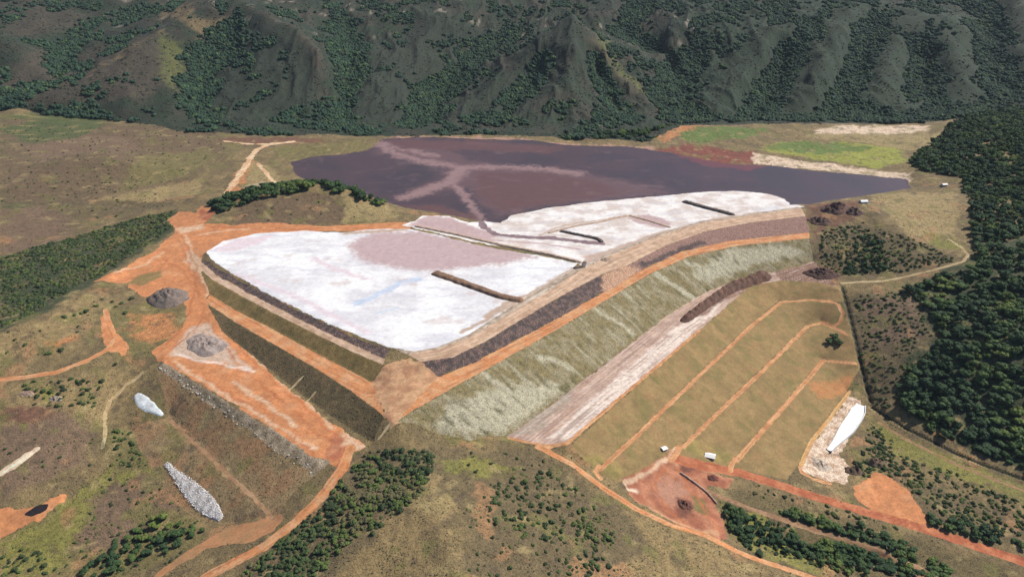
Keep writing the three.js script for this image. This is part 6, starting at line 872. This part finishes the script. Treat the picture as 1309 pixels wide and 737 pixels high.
// boulders along the riprap
const stoneGeo = [0, 1, 2].map((i) => { const g = new THREE.IcosahedronGeometry(1, 1), p = g.attributes.position; for (let k = 0; k < p.count; k++) { const s = 1 + 0.32 * noise(p.getX(k) * 1.3 + i * 9, p.getY(k) * 1.3 + p.getZ(k) + i * 4); p.setXYZ(k, p.getX(k) * s, p.getY(k) * s * 0.7, p.getZ(k) * s); } g.computeVertexNormals(); return g; });
const stoneMat = [[0.48, 0.43, 0.37], [0.38, 0.33, 0.28], [0.29, 0.245, 0.2]].map((c) => new THREE.MeshStandardMaterial({ color: new THREE.Color().setRGB(...c), roughness: 0.9, bumpMap: G_ROCK, bumpScale: 0.15 }));
const edge = along([[-432.6,-23.4,-775.9],[-371.2,-28.3,-729.7],[-310.3,-32.9,-681.8],[-254.6,-36,-637.9],[-204.9,-39.7,-602.5]], 70);
edge.forEach((p) => { if (rnd() < 0.25) return; const x = p.x + rr(-3.5, 3.5), z = p.z + rr(-3.5, 3.5), r = rr(0.5, 1.35), k = Math.floor(rnd() * 3), m = new THREE.Mesh(stoneGeo[k], stoneMat[rnd() < 0.6 ? 0 : k]); m.scale.setScalar(r); m.rotation.y = rnd() * 6; m.position.set(x, heightAt(x, z) + r * 0.25, z); shadows(m); thingMesh(m, 'boulder', 'pale boulder on the riprap edge under the orange earth pad', 'boulder', 'boulders along the riprap edge'); });

// spillway chute: floor between two low walls
{
  const concrete = new THREE.MeshStandardMaterial({ color: new THREE.Color().setRGB(0.8, 0.8, 0.79), roughness: 0.85, bumpMap: G_SOIL, bumpScale: 0.2 });
  const g = new THREE.Group(); g.name = 'spillway'; tag(g, 'white concrete spillway chute at the foot of the terraced dam', 'spillway');
  const pts = [[459.5,-106.5,-809.9],[443.9,-108.3,-788.5],[423.1,-109.1,-763.6],[402.9,-110,-741.5],[386.4,-112.3,-724.9]], n = 40, c = along(pts, n), W = (u) => lerp(lerp(5, 8, sstep(0, 0.15, u)), 2.4, sstep(0.45, 1, u));
  const y0 = c.map((p) => heightAt(p.x, p.z)), side = (i) => { const q = c[Math.min(i + 1, n)], r = c[Math.max(i - 1, 0)], l = Math.hypot(q.x - r.x, q.z - r.z); return [-(q.z - r.z) / l, (q.x - r.x) / l]; };
  const sweep = (prof) => { const pos = [], idx = [], uv = [], m = prof(0).length; for (let i = 0; i <= n; i++) { const [nx, nz] = side(i), yy = lerp(y0[0], y0[n], i / n) * 0.6 + y0[i] * 0.4 + 1.6; prof(i / n).forEach(([o, h]) => { pos.push(c[i].x + nx * o, yy + h, c[i].z + nz * o); uv.push(o / 20, i / 12); }); } for (let i = 0; i < n; i++) for (let k = 0; k < m; k++) { const a = i * m + k, b = i * m + (k + 1) % m; idx.push(a, b, a + m, b, b + m, a + m); } const q = new THREE.BufferGeometry(); q.setAttribute('position', new THREE.Float32BufferAttribute(pos, 3)); q.setAttribute('uv', new THREE.Float32BufferAttribute(uv, 2)); q.setIndex(idx); const flat = q.toNonIndexed(); flat.computeVertexNormals(); return flat; };
  const add = (name, prof) => { const m = new THREE.Mesh(sweep(prof), concrete); m.name = name; m.material.side = THREE.DoubleSide; g.add(m); };
  add('chute_floor', (u) => [[-W(u), 0], [W(u), 0], [W(u), -5], [-W(u), -5]]);
  add('side_wall', (u) => [[-W(u) - 0.8, 1.5], [-W(u) - 0.01, 1.5], [-W(u) - 0.01, -5], [-W(u) - 0.8, -5]]);
  add('side_wall', (u) => [[W(u) + 0.01, 1.5], [W(u) + 0.8, 1.5], [W(u) + 0.8, -5], [W(u) + 0.01, -5]]);
  scene.add(shadows(g));
}
// site huts
function hut(label, p, w, d, h, turn, roofC, wallC) {
  const g = new THREE.Group(); g.name = numbered('site_hut'); tag(g, label, 'hut'); const [x, , z] = p;
  let lo = 1e9; for (const [a, b] of [[-1, -1], [1, -1], [-1, 1], [1, 1]]) lo = Math.min(lo, heightAt(x + a * w / 2, z + b * d / 2));
  g.position.set(x, lo - 0.2, z); g.rotation.y = turn;
  const mk = (c, r = 0.8) => new THREE.MeshStandardMaterial({ color: new THREE.Color().setRGB(...c), roughness: r });
  const part = (name, geo, m, par = g) => { const o = new THREE.Mesh(geo, m); o.name = name; par.add(o); return o; };
  part('wall', new THREE.BoxGeometry(w, h, d).translate(0, h / 2, 0), mk(wallC));
  const s = new THREE.Shape(); s.moveTo(-d / 2 - 0.6, 0); s.lineTo(0, d * 0.22); s.lineTo(d / 2 + 0.6, 0); s.lineTo(d / 2 + 0.6, 0.18); s.lineTo(0, d * 0.22 + 0.2); s.lineTo(-d / 2 - 0.6, 0.18);
  part('roof', new THREE.ExtrudeGeometry(s, { depth: w + 1, bevelEnabled: false }).translate(0, h - 0.05, -w / 2 - 0.5).rotateY(Math.PI / 2), mk(roofC, 0.6));
  part('door', new THREE.BoxGeometry(1.1, 2.1, 0.12).translate(-w * 0.25, 1.25, d / 2 + 0.03), mk([0.12, 0.1, 0.09]));
  part('window', new THREE.BoxGeometry(1.5, 1, 0.1).translate(w * 0.2, h * 0.6, d / 2 + 0.03), mk([0.05, 0.06, 0.07], 0.2));
  scene.add(shadows(g));
}
hut('small white site hut by the top of the red earth pad', [[173.6,-72.3,-680]][0], 6, 5, 3.2, 0.5, [0.75, 0.72, 0.68], [0.45, 0.42, 0.4]);
hut('white roofed site hut on the grass above the red road', [[228.5,-85.1,-683.3]][0], 11, 8, 3.6, -0.35, [0.8, 0.78, 0.75], [0.5, 0.47, 0.44]);
hut('white hut on top of the knoll beside the lake', [[620.9,12.8,-1250.2]][0], 12, 8, 5, 0.1, [0.75, 0.76, 0.78], [0.6, 0.58, 0.56]);
hut('small pale hut on the far right lake shore', [[821.7,4.8,-1360.2]][0], 10, 7, 4, 0.2, [0.7, 0.66, 0.62], [0.5, 0.45, 0.4]);

renderer.render(scene, camera);
